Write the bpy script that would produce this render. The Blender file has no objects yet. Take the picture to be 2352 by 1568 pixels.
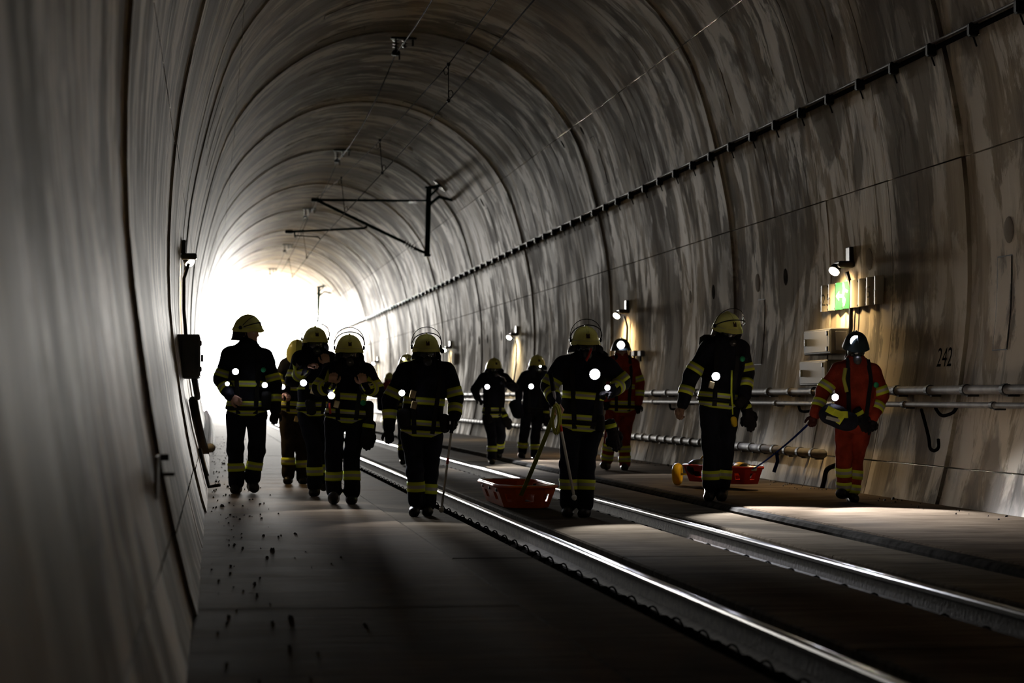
import bpy, bmesh, math, random
import numpy as np
from mathutils import Vector, Matrix, Euler
random.seed(7); rng = np.random.default_rng(7)
S = bpy.context.scene
COL = S.collection
# ------------------------------------------------------------------ camera
F_PX, W, H = 5000.0, 2352.0, 1568.0
YAW, PIT, ROL = 0.1324816, 0.0262275, 0.0014811
CAM = Vector((-3.366246, 0.0, 1.119862))
KC, KG = 1.146330e-4, 1.708726e-5            # the track bends gently left and climbs
camd = bpy.data.cameras.new('camera'); cam = bpy.data.objects.new('camera', camd); COL.objects.link(cam)
camd.sensor_fit = 'HORIZONTAL'; camd.sensor_width = 36.0; camd.lens = F_PX * 36.0 / W
camd.clip_start = 0.1; camd.clip_end = 2000
camd.dof.use_dof = True; camd.dof.focus_distance = 21.5; camd.dof.aperture_fstop = 2.6
cam.matrix_world = Matrix.Translation(CAM) @ Matrix.Rotation(-YAW, 4, 'Z') @ Matrix.Rotation(math.pi/2 + PIT, 4, 'X') @ Matrix.Rotation(ROL, 4, 'Z')
S.camera = cam
# ------------------------------------------------------------------ daylight beyond the mouth
EXIT_Y = 134.0
world = bpy.data.worlds.new('daylight'); S.world = world; world.use_nodes = True
bg = world.node_tree.nodes['Background']; bg.inputs['Color'].default_value = (1.0, 0.965, 0.905, 1); bg.inputs['Strength'].default_value = 840.0
S.view_settings.view_transform = 'Standard'; S.view_settings.look = 'None'
S.view_settings.gamma = 1.0; S.view_settings.use_curve_mapping = False
S.view_settings.exposure = 0.0
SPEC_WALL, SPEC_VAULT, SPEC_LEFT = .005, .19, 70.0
LAMP_W, TORCH_W = 220.0, 900.0

def cx(y): return -KC * y * y / 2
def cz(y): return KG * y * y / 2
def Pt(x, y, z): return Vector((x + cx(y), y, z + cz(y)))
pl = bpy.data.lights.new('mouth_portal', 'AREA'); pl.shape = 'RECTANGLE'; pl.size = 8.6; pl.size_y = 8.4
pl.cycles.is_portal = True
po = bpy.data.objects.new('mouth_portal', pl); COL.objects.link(po)
po.location = Pt(0.16, EXIT_Y + 0.1, 4.1); po.rotation_euler = (-math.pi/2, 0, 0)

# ------------------------------------------------------------------ helpers
def ray(u, v):
    a, b = u - W/2, v - H/2; c, s = math.cos(ROL), math.sin(ROL)
    x = (c*a + s*b)/F_PX; y = -(-s*a + c*b)/F_PX
    d = math.cos(PIT) - y*math.sin(PIT); z = math.sin(PIT) + y*math.cos(PIT)
    return Vector((x*math.cos(YAW) + d*math.sin(YAW), -x*math.sin(YAW) + d*math.cos(YAW), z))
def at(u, v, Y):
    """the point of the place at distance Y down the tunnel that lies under a pixel of the photograph"""
    r = ray(u, v); t = Y / r.y
    return CAM + r*t
def floor_y(u, v, z0=0.0):
    r = ray(u, v); Y = 20.0
    for _ in range(12): Y = (z0 + cz(Y) - CAM.z)/r.z*r.y
    return Y
ORIGIN = {}
def empty(name, loc, label=None, cat=None, group=None, kind=None):
    o = bpy.data.objects.new(name, None); COL.objects.link(o); o.location = loc; o.empty_display_size = 0.1
    ORIGIN[o.name] = Vector(loc); return tag(o, label, cat, group, kind)
def tag(o, label=None, cat=None, group=None, kind=None):
    if label: o['label'] = label
    if cat: o['category'] = cat
    if group: o['group'] = group
    if kind: o['kind'] = kind
    return o
def origin_of(o):
    while o.parent: o = o.parent
    return ORIGIN.get(o.name, Vector((0, 0, 0)))
def mk(name, verts, faces, mats, parent=None, fm=None, smooth=False, loc=None, uv=None):
    """mesh object from world-space vertices"""
    if not isinstance(mats, (list, tuple)): mats = [mats]
    v = np.array([tuple(p) for p in verts], dtype=float).reshape(-1, 3) if not isinstance(verts, np.ndarray) else verts
    if parent is not None: org = np.array(origin_of(parent))
    elif loc is not None: org = np.array(loc)
    else: org = np.zeros(3)
    me = bpy.data.meshes.new(name)
    me.from_pydata((v - org).tolist(), [], [list(map(int, f)) for f in faces])
    for m in mats: me.materials.append(m)
    if fm is not None: me.polygons.foreach_set('material_index', np.array(fm, dtype=np.int32))
    if smooth: me.polygons.foreach_set('use_smooth', np.ones(len(me.polygons), dtype=bool))
    if uv is not None:
        l = me.uv_layers.new(name='UVMap'); idx = np.zeros(len(me.loops), dtype=np.int32); me.loops.foreach_get('vertex_index', idx)
        l.data.foreach_set('uv', np.asarray(uv, dtype=float)[idx].ravel())
    me.update()
    o = bpy.data.objects.new(name, me); COL.objects.link(o)
    if parent is not None: o.parent = parent
    elif loc is not None: o.location = loc; ORIGIN[o.name] = Vector(loc)
    return o
class MB:
    """collects shapes for one mesh"""
    def __init__(s): s.v = []; s.f = []; s.m = []
    def add(s, v, f, m=0):
        n = len(s.v); s.v += [tuple(p) for p in v]; s.f += [[i + n for i in q] for q in f]; s.m += [m]*len(f); return s
    def box(s, c, d, M=None, m=0, bev=0.0):
        c = Vector(c); hx, hy, hz = d[0]/2, d[1]/2, d[2]/2
        b = min(bev, hx*.45, hy*.45, hz*.45)
        if b <= 0:
            v = [Vector((sx*hx, sy*hy, sz*hz)) for sx in (-1, 1) for sy in (-1, 1) for sz in (-1, 1)]
            f = [(0,1,3,2),(4,6,7,5),(0,4,5,1),(2,3,7,6),(0,2,6,4),(1,5,7,3)]
        else:
            bm = bmesh.new(); bmesh.ops.create_cube(bm, size=1.0)
            for q in bm.verts: q.co = Vector((q.co.x*2*hx, q.co.y*2*hy, q.co.z*2*hz))
            bmesh.ops.bevel(bm, geom=bm.edges[:], offset=b, segments=1, affect='EDGES', profile=0.5)
            bm.verts.index_update(); v = [q.co.copy() for q in bm.verts]; f = [[q.index for q in g.verts] for g in bm.faces]; bm.free()
        if M is not None: v = [M @ q for q in v]
        return s.add([c + q for q in v], f, m)
    def tube(s, pts, r, n=8, m=0, cap=True):
        pts = [Vector(p) for p in pts]
        rr = r if isinstance(r, (list, tuple)) else [r]*len(pts)
        v = []; f = []; prev = None
        for i, p in enumerate(pts):
            t = (pts[min(i+1, len(pts)-1)] - pts[max(i-1, 0)]).normalized()
            if prev is None: a = t.orthogonal().normalized()
            else:
                a = prev - t*prev.dot(t); a = a.normalized() if a.length > 1e-6 else t.orthogonal().normalized()
            prev = a; b = t.cross(a)
            for k in range(n):
                w = 2*math.pi*k/n; v.append(p + (a*math.cos(w) + b*math.sin(w))*rr[i])
        for i in range(len(pts)-1):
            for k in range(n): f.append((i*n+k, i*n+(k+1) % n, (i+1)*n+(k+1) % n, (i+1)*n+k))
        if cap: f.append(list(range(n))[::-1]); f.append(list(range((len(pts)-1)*n, len(pts)*n)))
        return s.add(v, f, m)
    def lathe(s, prof, M, n=16, m=0, squash=(1, 1)):
        v = []; f = []
        for (r, z) in prof:
            for k in range(n):
                w = 2*math.pi*k/n; v.append(M @ Vector((r*math.cos(w)*squash[0], r*math.sin(w)*squash[1], z)))
        for i in range(len(prof)-1):
            for k in range(n): f.append((i*n+k, i*n+(k+1) % n, (i+1)*n+(k+1) % n, (i+1)*n+k))
        f.append(list(range(n))[::-1]); f.append(list(range((len(prof)-1)*n, len(prof)*n)))
        return s.add(v, f, m)
    def grid(s, rows, m=0, closed=False):
        nr, nc = len(rows), len(rows[0]); v = [p for r in rows for p in r]; f = []
        for i in range(nr-1):
            for k in range(nc if closed else nc-1): f.append((i*nc+k, i*nc+(k+1) % nc, (i+1)*nc+(k+1) % nc, (i+1)*nc+k))
        return s.add(v, f, m)
    def build(s, name, mats, parent=None, smooth=False, loc=None):
        return mk(name, s.v, s.f, mats, parent, s.m if isinstance(mats, (list, tuple)) and len(mats) > 1 else None, smooth, loc)
def frame(p, zdir, xhint=(1, 0, 0)):
    """matrix at p with local z along zdir"""
    z = Vector(zdir).normalized(); x = Vector(xhint); x = x - z*x.dot(z)
    if x.length < 1e-4: x = z.orthogonal()
    x.normalize(); y = z.cross(x)
    M = Matrix((x, y, z)).transposed().to_4x4(); M.translation = Vector(p); return M
def bez(a, b, sag, n=14):
    a, b = Vector(a), Vector(b); return [a.lerp(b, i/n) - Vector((0, 0, sag*4*(i/n)*(1-i/n))) for i in range(n+1)]

# ------------------------------------------------------------------ materials
def mat(name, col, rough=0.6, metal=0.0, emit=None, estr=0.0, spec=None, noise=0.0, nscale=8.0, bump=0.0, bscale=40.0, alpha=None, trans=None, ior=None):
    m = bpy.data.materials.new(name); m.use_nodes = True; nt = m.node_tree; b = nt.nodes['Principled BSDF']
    b.inputs['Base Color'].default_value = (*col, 1); b.inputs['Roughness'].default_value = rough; b.inputs['Metallic'].default_value = metal
    spec = (.5 if metal > .8 else .12) if spec is None else spec
    if spec is not None: b.inputs['Specular IOR Level'].default_value = spec
    if emit: b.inputs['Emission Color'].default_value = (*emit, 1); b.inputs['Emission Strength'].default_value = estr
    if trans is not None: b.inputs['Transmission Weight'].default_value = trans
    if ior is not None: b.inputs['IOR'].default_value = ior
    if alpha is not None: b.inputs['Alpha'].default_value = alpha
    if noise > 0 or bump > 0:
        tc = nt.nodes.new('ShaderNodeTexCoord')
        if noise > 0:
            n = nt.nodes.new('ShaderNodeTexNoise'); n.inputs['Scale'].default_value = nscale; n.inputs['Detail'].default_value = 5
            nt.links.new(tc.outputs['Object'], n.inputs['Vector'])
            r = nt.nodes.new('ShaderNodeValToRGB'); r.color_ramp.elements[0].position = .3; r.color_ramp.elements[1].position = .7
            r.color_ramp.elements[0].color = (*[c*(1-noise) for c in col], 1); r.color_ramp.elements[1].color = (*[min(1, c*(1+noise)) for c in col], 1)
            nt.links.new(n.outputs['Fac'], r.inputs['Fac']); nt.links.new(r.outputs['Color'], b.inputs['Base Color'])
        if bump > 0:
            n2 = nt.nodes.new('ShaderNodeTexNoise'); n2.inputs['Scale'].default_value = bscale; n2.inputs['Detail'].default_value = 3
            nt.links.new(tc.outputs['Object'], n2.inputs['Vector'])
            bp = nt.nodes.new('ShaderNodeBump'); bp.inputs['Strength'].default_value = bump; bp.inputs['Distance'].default_value = 0.01
            nt.links.new(n2.outputs['Fac'], bp.inputs['Height']); nt.links.new(bp.outputs['Normal'], b.inputs['Normal'])
    return m
def concrete_lining(name, SPEC_K):
    m = bpy.data.materials.new(name); m.use_nodes = True; nt = m.node_tree; N = nt.nodes; Lk = nt.links; b = N['Principled BSDF']
    uv = N.new('ShaderNodeUVMap'); uv.uv_map = 'UVMap'
    def noise(su, sv, det, rough, off=0.0, dist=0.0):
        mp = N.new('ShaderNodeMapping'); mp.inputs['Scale'].default_value = (su, sv, 1); mp.inputs['Location'].default_value = (off, off*1.7, off)
        Lk.new(uv.outputs['UV'], mp.inputs['Vector'])
        n = N.new('ShaderNodeTexNoise'); n.inputs['Scale'].default_value = 1; n.inputs['Detail'].default_value = det; n.inputs['Roughness'].default_value = rough
        n.inputs['Distortion'].default_value = dist
        Lk.new(mp.outputs['Vector'], n.inputs['Vector']); return n.outputs['Fac']
    def ramp(f, a, bb, ca=(0, 0, 0, 1), cb=(1, 1, 1, 1)):
        r = N.new('ShaderNodeValToRGB'); r.color_ramp.elements[0].position = a; r.color_ramp.elements[1].position = bb
        r.color_ramp.elements[0].color = ca; r.color_ramp.elements[1].color = cb; Lk.new(f, r.inputs['Fac']); return r.outputs['Color']
    def mix(f, a, bb):
        x = N.new('ShaderNodeMixRGB')
        for k, s in ((0, f), (1, a), (2, bb)):
            if isinstance(s, tuple): x.inputs[k].default_value = s
            elif isinstance(s, float): x.inputs[k].default_value = s
            else: Lk.new(s, x.inputs[k])
        return x.outputs[0]
    def mul(a, k):
        x = N.new('ShaderNodeMath'); x.operation = 'MULTIPLY'; Lk.new(a, x.inputs[0]); 
        if isinstance(k, float): x.inputs[1].default_value = k
        else: Lk.new(k, x.inputs[1])
        return x.outputs[0]
    big = noise(.30, .45, 4, .6, 3.1, .6)
    tone = ramp(big, .44, .56)
    base = mix(tone, (0.248, 0.235, 0.216, 1), (0.391, 0.327, 0.241, 1))
    run = noise(.30, 3.2, 5, .62, 11.0)
    base = mix(mul(ramp(run, .46, .60), .45), base, (0.172, 0.152, 0.129, 1))
    fine = noise(1.6, 20.0, 3, .6, 5.0)
    base = mix(mul(ramp(fine, .42, .66), .22), base, (0.552, 0.483, 0.391, 1))
    patch = noise(.75, 1.7, 6, .68, 23.0, .5)
    pm = ramp(patch, .475, .53)
    where = ramp(noise(.22, .16, 2, .5, 41.0), .36, .50)
    pm = mul(pm, where)
    base = mix(mul(pm, .85), base, (0.620, 0.552, 0.448, 1))
    dark = ramp(noise(.30, .6, 6, .62, 71.0, .6), .50, .55)
    base = mix(mul(dark, .75), base, (0.184, 0.170, 0.154, 1))
    stain = ramp(noise(.5, 5.5, 3, .6, 91.0), .64, .72)
    base = mix(mul(stain, .55), base, (0.092, 0.081, 0.069, 1))
    sp = mix(tone, (.008, .008, .008, 1), (.026, .026, .026, 1))
    sp = mix(mul(ramp(run, .46, .60), .6), sp, (.005, .005, .005, 1))
    sp = mix(mul(pm, .95), sp, (.20, .20, .20, 1))
    sp = mix(mul(dark, .9), sp, (.003, .003, .003, 1))
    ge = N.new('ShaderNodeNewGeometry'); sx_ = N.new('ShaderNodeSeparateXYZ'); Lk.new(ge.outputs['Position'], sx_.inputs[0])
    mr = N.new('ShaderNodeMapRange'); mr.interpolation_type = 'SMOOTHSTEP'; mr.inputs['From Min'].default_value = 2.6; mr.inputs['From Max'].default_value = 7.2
    mr.inputs['To Min'].default_value = SPEC_WALL; mr.inputs['To Max'].default_value = SPEC_VAULT; Lk.new(sx_.outputs['Z'], mr.inputs['Value'])  # reflectivity rises with height, putting the vault's extra light into the material
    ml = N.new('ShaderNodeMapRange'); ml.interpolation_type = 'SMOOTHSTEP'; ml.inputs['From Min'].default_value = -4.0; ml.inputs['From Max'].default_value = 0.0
    ml.inputs['To Min'].default_value = SPEC_LEFT; ml.inputs['To Max'].default_value = 1.0; Lk.new(sx_.outputs['X'], ml.inputs['Value'])  # reflectivity also boosted towards the left wall, to make it look better lit
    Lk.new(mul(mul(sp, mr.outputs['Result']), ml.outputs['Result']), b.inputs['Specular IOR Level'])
    Lk.new(base, b.inputs['Base Color'])
    ro = N.new('ShaderNodeMapRange'); ro.inputs['To Min'].default_value = .58; ro.inputs['To Max'].default_value = .85
    Lk.new(run, ro.inputs['Value']); Lk.new(ro.outputs['Result'], b.inputs['Roughness'])
    bp = N.new('ShaderNodeBump'); bp.inputs['Strength'].default_value = .35; bp.inputs['Distance'].default_value = .012
    hs = N.new('ShaderNodeMath'); hs.operation = 'ADD'; Lk.new(run, hs.inputs[0]); Lk.new(mul(fine, .3), hs.inputs[1])
    Lk.new(hs.outputs[0], bp.inputs['Height']); Lk.new(bp.outputs['Normal'], b.inputs['Normal'])
    return m
def slab_concrete(name, ca, cb, sx=1.2, sy=14.0, rough=(.7, .9)):
    """brushed slab surface, fine grooves across the track"""
    m = bpy.data.materials.new(name); m.use_nodes = True; nt = m.node_tree; N = nt.nodes; Lk = nt.links; b = N['Principled BSDF']
    g = N.new('ShaderNodeNewGeometry')
    def noise(sc, det, off):
        mp = N.new('ShaderNodeMapping'); mp.inputs['Scale'].default_value = sc; mp.inputs['Location'].default_value = (off, off, off)
        Lk.new(g.outputs['Position'], mp.inputs['Vector'])
        n = N.new('ShaderNodeTexNoise'); n.inputs['Scale'].default_value = 1; n.inputs['Detail'].default_value = det; n.inputs['Roughness'].default_value = .6
        Lk.new(mp.outputs['Vector'], n.inputs['Vector']); return n.outputs['Fac']
    a = noise((sx, sy*.12, 1), 4, 2.0); f = noise((sx, sy, 1), 4, 9.0)
    r = N.new('ShaderNodeValToRGB'); r.color_ramp.elements[0].position = .3; r.color_ramp.elements[1].position = .72
    r.color_ramp.elements[0].color = (*ca, 1); r.color_ramp.elements[1].color = (*cb, 1); Lk.new(a, r.inputs['Fac'])
    b.inputs['Specular IOR Level'].default_value = .0002
    x = N.new('ShaderNodeMixRGB'); x.blend_type = 'MULTIPLY'; x.inputs[0].default_value = .6; Lk.new(r.outputs['Color'], x.inputs[1])
    r2 = N.new('ShaderNodeValToRGB'); r2.color_ramp.elements[0].position = .35; r2.color_ramp.elements[1].position = .6; r2.color_ramp.elements[0].color = (.35, .33, .3, 1)
    Lk.new(f, r2.inputs['Fac']); Lk.new(r2.outputs['Color'], x.inputs[2]); Lk.new(x.outputs[0], b.inputs['Base Color'])
    ro = N.new('ShaderNodeMapRange'); ro.inputs['To Min'].default_value = rough[0]; ro.inputs['To Max'].default_value = rough[1]
    Lk.new(a, ro.inputs['Value']); Lk.new(ro.outputs['Result'], b.inputs['Roughness'])
    bp = N.new('ShaderNodeBump'); bp.inputs['Strength'].default_value = .4; bp.inputs['Distance'].default_value = .006
    Lk.new(f, bp.inputs['Height']); Lk.new(bp.outputs['Normal'], b.inputs['Normal'])
    return m
M = {}
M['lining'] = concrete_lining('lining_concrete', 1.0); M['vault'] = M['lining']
M['joint'] = mat('joint_dark', (.018, .017, .016), .8)
M['slabA'] = slab_concrete('walkway_concrete', (.055, .041, .028), (.118, .090, .062))
M['slabB'] = slab_concrete('track_slab_concrete', (.046, .036, .025), (.098, .080, .057))
M['bed'] = mat('track_bed', (.010, .009, .008), .9, spec=0.0, noise=.4)
M['kerb'] = mat('rubber_kerb', (.030, .028, .025), .85, spec=0.0, bump=.4, bscale=30, noise=.5)
M['railtop'] = mat('polished_rail', (.22, .215, .21), .2, 1.0)
M['rust'] = mat('rail_rust', (.045, .033, .026), .7, 0, spec=.03, noise=.4, nscale=20, bump=.3)
M['black'] = mat('black_plastic', (.012, .012, .013), .45)
M['blackm'] = mat('black_steel', (.012, .013, .013), .55, .2, spec=.06)
M['pipe'] = mat('grey_pipe', (.17, .16, .15), .6, .0, spec=.008, noise=.25, nscale=5)
M['clamp'] = mat('pipe_clamp', (.04, .04, .04), .6, 0, spec=.02)
M['cable'] = mat('cable_black', (.008, .008, .009), .7, spec=0.0)
M['cableg'] = mat('cable_sheath_pale', (.20, .18, .17), .55, spec=.05)
M['cat'] = mat('catenary_green_steel', (.008, .020, .016), .6, 0, spec=.02)
M['insul'] = mat('insulator_brown', (.03, .018, .014), .3)
M['wire'] = mat('copper_wire', (.008, .008, .008), .7, .0, spec=.02)
M['lampbody'] = mat('lamp_housing', (.035, .034, .03), .5, .2)
M['lampon'] = mat('lamp_glass_warm', (1, .9, .7), .3, emit=(1, .84, .62), estr=45)
M['lampfar'] = mat('lamp_glass_cool', (1, 1, .9), .3, emit=(.95, 1, .80), estr=45)
M['torch'] = mat('torch_lens', (1, 1, 1), .2, emit=(.88, .87, 1.0), estr=70)
M['signw'] = mat('sign_white', (.42, .39, .32), .6, spec=.03, noise=.12, nscale=6)
M['signg'] = mat('sign_green', (.03, .20, .07), .6, spec=.03)
M['signt'] = mat('sign_letters', (.05, .05, .05), .6)
M['signpic'] = mat('sign_pictogram', (.8, .82, .74), .5)
M['box'] = mat('grey_cabinet', (.09, .09, .09), .6, .0, spec=.004, noise=.15)
M['boxl'] = mat('pale_cabinet_face', (.13, .135, .15), .6, 0, spec=.003)
M['paint'] = mat('stencil_paint', (.006, .006, .006), .9, spec=0.0)
M['grit'] = mat('gravel', (.035, .03, .026), .8, noise=.4)
M['navy'] = mat('navy_turnout_fabric', (.011, .012, .019), .82, noise=.35, nscale=9, bump=.35, bscale=55)
M['navy2'] = mat('brown_black_trousers', (.028, .022, .018), .85, noise=.35, nscale=9, bump=.35, bscale=55)
M['red'] = mat('red_rescue_fabric', (.25, .030, .015), .75, noise=.3, nscale=9, bump=.35, bscale=55)
M['hivis'] = mat('yellow_reflective', (.62, .70, .05), .5)
M['silver'] = mat('silver_reflective', (.42, .41, .37), .42)
M['boot'] = mat('black_leather', (.012, .011, .010), .38, spec=.35, bump=.2)
M['glove'] = mat('glove_fabric', (.014, .013, .015), .7, bump=.3)
M['gloveb'] = mat('glove_maroon', (.055, .016, .014), .7, bump=.3)
M['skin'] = mat('skin', (.50, .30, .22), .5)
M['helm'] = mat('luminous_helmet', (.74, .74, .20), .26, spec=.5, noise=.1, nscale=5)
M['helmd'] = mat('dark_helmet', (.03, .045, .055), .35)
M['leather'] = mat('neck_guard_leather', (.014, .012, .012), .5)
M['visor'] = mat('clear_visor', (.9, .92, .92), .03, alpha=.16)
M['lens'] = mat('mask_lens', (.020, .020, .022), .12, spec=.8)
M['rubber'] = mat('mask_rubber', (.035, .034, .034), .4, spec=.4)
M['crest'] = mat('helmet_crest', (.05, .025, .02), .5)
M['steel'] = mat('bright_steel', (.55, .55, .55), .22, 1.0)
M['tank'] = mat('air_cylinder', (.015, .015, .016), .35)
M['yellow'] = mat('yellow_plastic', (.65, .42, .02), .4)
M['stretch'] = mat('red_stretcher_shell', (.50, .085, .020), .35, noise=.1, nscale=4)
M['stretch2'] = mat('scarlet_stretcher_shell', (.52, .035, .028), .32, noise=.1, nscale=4)
M['strapy'] = mat('olive_yellow_webbing', (.34, .34, .05), .7)
M['strapb'] = mat('blue_webbing', (.012, .022, .11), .8, spec=0.0)
M['cane'] = mat('white_cane', (.62, .60, .56), .4)
M['redband'] = mat('red_band', (.5, .05, .03), .4)
M['green'] = mat('green_tag', (.03, .28, .12), .4)
M['label'] = mat('pale_label', (.55, .45, .25), .5)
M['ground'] = mat('outside_ground', (.42, .42, .38), .8, noise=.2, nscale=.4)
M['hill'] = mat('hill_grass', (.30, .31, .24), .9, noise=.3, nscale=.2)
M['eye'] = mat('eye', (.5, .48, .45), .2)

# ------------------------------------------------------------------ tunnel section
half = [(0, 8.13), (.55, 8.095), (1.1, 7.97), (1.65, 7.75), (2.2, 7.40), (2.75, 6.93), (3.12, 6.45), (3.38, 6.0), (3.62, 5.25), (3.80, 4.5), (3.92, 3.9), (3.99, 3.2), (4.02, 2.5), (4.0, 1.9), (3.89, 1.1), (3.80, .6), (3.655, 0), (3.60, -.15)]
hp = np.array(half); t = np.concatenate([[0], np.cumsum(np.hypot(*np.diff(hp, axis=0).T))])
td = np.linspace(0, t[-1], 700); hd = np.stack([np.interp(td, t, hp[:, 0]), np.interp(td, t, hp[:, 1])], 1)
ker = np.hanning(61); ker /= ker.sum()
ext = np.concatenate([np.stack([-hd[60:0:-1, 0], hd[60:0:-1, 1]], 1), hd, hd[-1] + np.arange(1, 61)[:, None]*(hd[-1] - hd[-2])])
hd = np.stack([np.convolve(ext[:, k], ker, 'same')[60:-60] for k in (0, 1)], 1)
prof = np.concatenate([np.stack([-hd[:0:-1, 0], hd[:0:-1, 1]], 1), hd])          # left base over the crown to right base
prof[:, 0] += .16
pd = np.concatenate([[0], np.cumsum(np.hypot(*np.diff(prof, axis=0).T))]); PLEN = pd[-1]
tan = np.gradient(prof, axis=0); tan /= np.hypot(*tan.T)[:, None]; nrm = np.stack([-tan[:, 1], tan[:, 0]], 1)   # outward
def sec(s, off=0.0):
    x = np.interp(s, pd, prof[:, 0]); z = np.interp(s, pd, prof[:, 1]); nx = np.interp(s, pd, nrm[:, 0]); nz = np.interp(s, pd, nrm[:, 1])
    return x + nx*off, z + nz*off
mid = len(prof)//2
def s_at(z, side):
    if side < 0: return float(np.interp(z, prof[:mid, 1], pd[:mid]))
    return float(np.interp(-z, -prof[mid:, 1], pd[mid:]))
def wallP(s, y, off=0.0):
    x, z = sec(s, -off); return Pt(float(x), y, float(z))          # off: distance inward from the lining
def wall_normal(s):
    nx = float(np.interp(s, pd, nrm[:, 0])); nz = float(np.interp(s, pd, nrm[:, 1])); return Vector((-nx, 0, -nz)).normalized()
def wall_hit(u, v, ins=0.0):
    r = ray(u, v); Y = 3.0
    while Y < 175:
        p = CAM + r*(Y/r.y); x = p.x - cx(Y); z = p.z - cz(Y)
        if z > -.1 and z < 8.2:
            sd = 1 if x > .16 else -1
            s = s_at(min(z, 8.12), sd); wx = float(np.interp(s, pd, prof[:, 0]))
            if (x - .16)*sd > (wx - .16)*sd - ins: return s, Y
        elif z >= 8.1: return PLEN/2, Y
        Y += .05
    return None
R0, BLK = 21.2516, 10.0495
Y_BACK = R0 - 4*BLK
def patch(s0, s1, y0, y1, off, skirt, ns, ny, off1=None):
    """lining piece between two heights and two distances; off grows to off1 towards the far end"""
    ss = np.linspace(s0, s1, ns+1); ys = np.linspace(y0, y1, ny+1); v = []; uv = []
    of = lambda y: off if off1 is None else off + (off1-off)*(y-y0)/(y1-y0)
    for y in ys:
        x, z = sec(ss, of(y))
        for i in range(ns+1): v.append(tuple(Pt(x[i], y, z[i]))); uv.append((ss[i], y))
    n = ns+1; f = [(j*n+i, j*n+i+1, (j+1)*n+i+1, (j+1)*n+i) for j in range(ny) for i in range(ns)]
    if skirt:
        loop = [i for i in range(n)] + [j*n+n-1 for j in range(1, ny+1)] + [ny*n+i for i in range(n-2, -1, -1)] + [j*n for j in range(ny-1, 0, -1)]
        b0 = len(v); L = len(loop)
        for k in loop: v.append(v[k]); uv.append(uv[k])
        for k in loop:
            s_, y_ = uv[k]; x, z = sec(s_, of(y_)+skirt); v.append(tuple(Pt(float(x), y_, float(z)))); uv.append((s_, y_))
        f += [(b0+k, b0+L+k, b0+L+(k+1) % L, b0+(k+1) % L) for k in range(L)]
    return v, f, uv
STEP = .009
def taper(y):
    q = ((y - R0)/BLK) % 1.0; return -STEP + 2*STEP*q
rows = {'wall_left': [(0.0, s_at(.43, -1)), (s_at(.43, -1), s_at(3.58, -1))],
        'ceiling': [(s_at(3.58, -1), s_at(6.3, -1)), (s_at(6.3, -1), s_at(6.3, 1)), (s_at(6.3, 1), s_at(4.72, 1)), (s_at(4.72, 1), s_at(3.58, 1))],
        'wall_right': [(s_at(3.58, 1), s_at(.43, 1)), (s_at(.43, 1), PLEN)]}
labels = {'wall_left': 'streaked grey concrete left wall of the railway tunnel', 'ceiling': 'curved concrete vault of the tunnel with dark ring joints',
          'wall_right': 'stained grey concrete right wall of the tunnel behind the pipes'}
STRUCT = {}
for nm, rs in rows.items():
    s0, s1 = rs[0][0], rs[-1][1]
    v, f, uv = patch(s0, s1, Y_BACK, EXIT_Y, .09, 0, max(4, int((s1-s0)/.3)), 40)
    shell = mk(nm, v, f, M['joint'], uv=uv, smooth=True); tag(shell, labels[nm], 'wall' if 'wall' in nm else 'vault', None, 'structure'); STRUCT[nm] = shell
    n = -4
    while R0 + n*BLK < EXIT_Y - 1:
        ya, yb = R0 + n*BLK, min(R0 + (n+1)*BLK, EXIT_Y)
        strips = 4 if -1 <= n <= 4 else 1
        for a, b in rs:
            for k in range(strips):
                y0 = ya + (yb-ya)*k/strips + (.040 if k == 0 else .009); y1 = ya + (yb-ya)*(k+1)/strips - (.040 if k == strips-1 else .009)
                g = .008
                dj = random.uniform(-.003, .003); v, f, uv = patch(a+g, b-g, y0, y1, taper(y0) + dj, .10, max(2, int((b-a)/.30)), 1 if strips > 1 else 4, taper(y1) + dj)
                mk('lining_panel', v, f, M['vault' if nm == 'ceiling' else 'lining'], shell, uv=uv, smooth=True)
        n += 1
# portal end and added rear cap
mb = MB(); v = []
ss = np.linspace(0, PLEN, 60)
for off in (0.0, 3.0):
    x, z = sec(ss, off); v.append([Pt(x[i], EXIT_Y + .02, z[i]) for i in range(60)])
mb.grid(v); tag(mb.build('trim_1', M['slabB']), 'pale concrete portal face around the tunnel mouth', 'portal', None, 'structure')
x, z = sec(ss, .05)
tag(mk('rear_cap', [Pt(x[i], Y_BACK, z[i]) for i in range(60)], [list(range(60))], M['joint']), 'added dark cap behind the viewer, keeping sky light out of the tunnel', 'wall', None, 'structure')  # added, unseen: the tunnel really runs on, this only blocks sky light
def plate_on(parent, name, sc, yc, ds, dy, proud, material, ns=3):
    v, f, uv = patch(sc-ds/2, sc+ds/2, yc-dy/2, yc+dy/2, taper(yc) - proud, .02 + proud, ns, 1); o = mk(name, v, f, material, parent, uv=uv)
    if name == 'formwork_patch':                      # dark grout line round the filled window
        mb = MB(); e = .011; of = taper(yc) - .0015
        for (sa, sb, ya, yb) in ((sc-ds/2-e, sc-ds/2, yc-dy/2-e*2.2, yc+dy/2+e*2.2), (sc+ds/2, sc+ds/2+e, yc-dy/2-e*2.2, yc+dy/2+e*2.2), (sc-ds/2, sc+ds/2, yc-dy/2-e*2.2, yc-dy/2), (sc-ds/2, sc+ds/2, yc+dy/2, yc+dy/2+e*2.2)):
            vv, ff, _ = patch(sa, sb, ya, yb, of, .01, ns if sb - sa > .2 else 1, 1); mb.add(vv, ff)
        mb.build('patch_joint', M['joint'], o)
    return o
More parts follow.
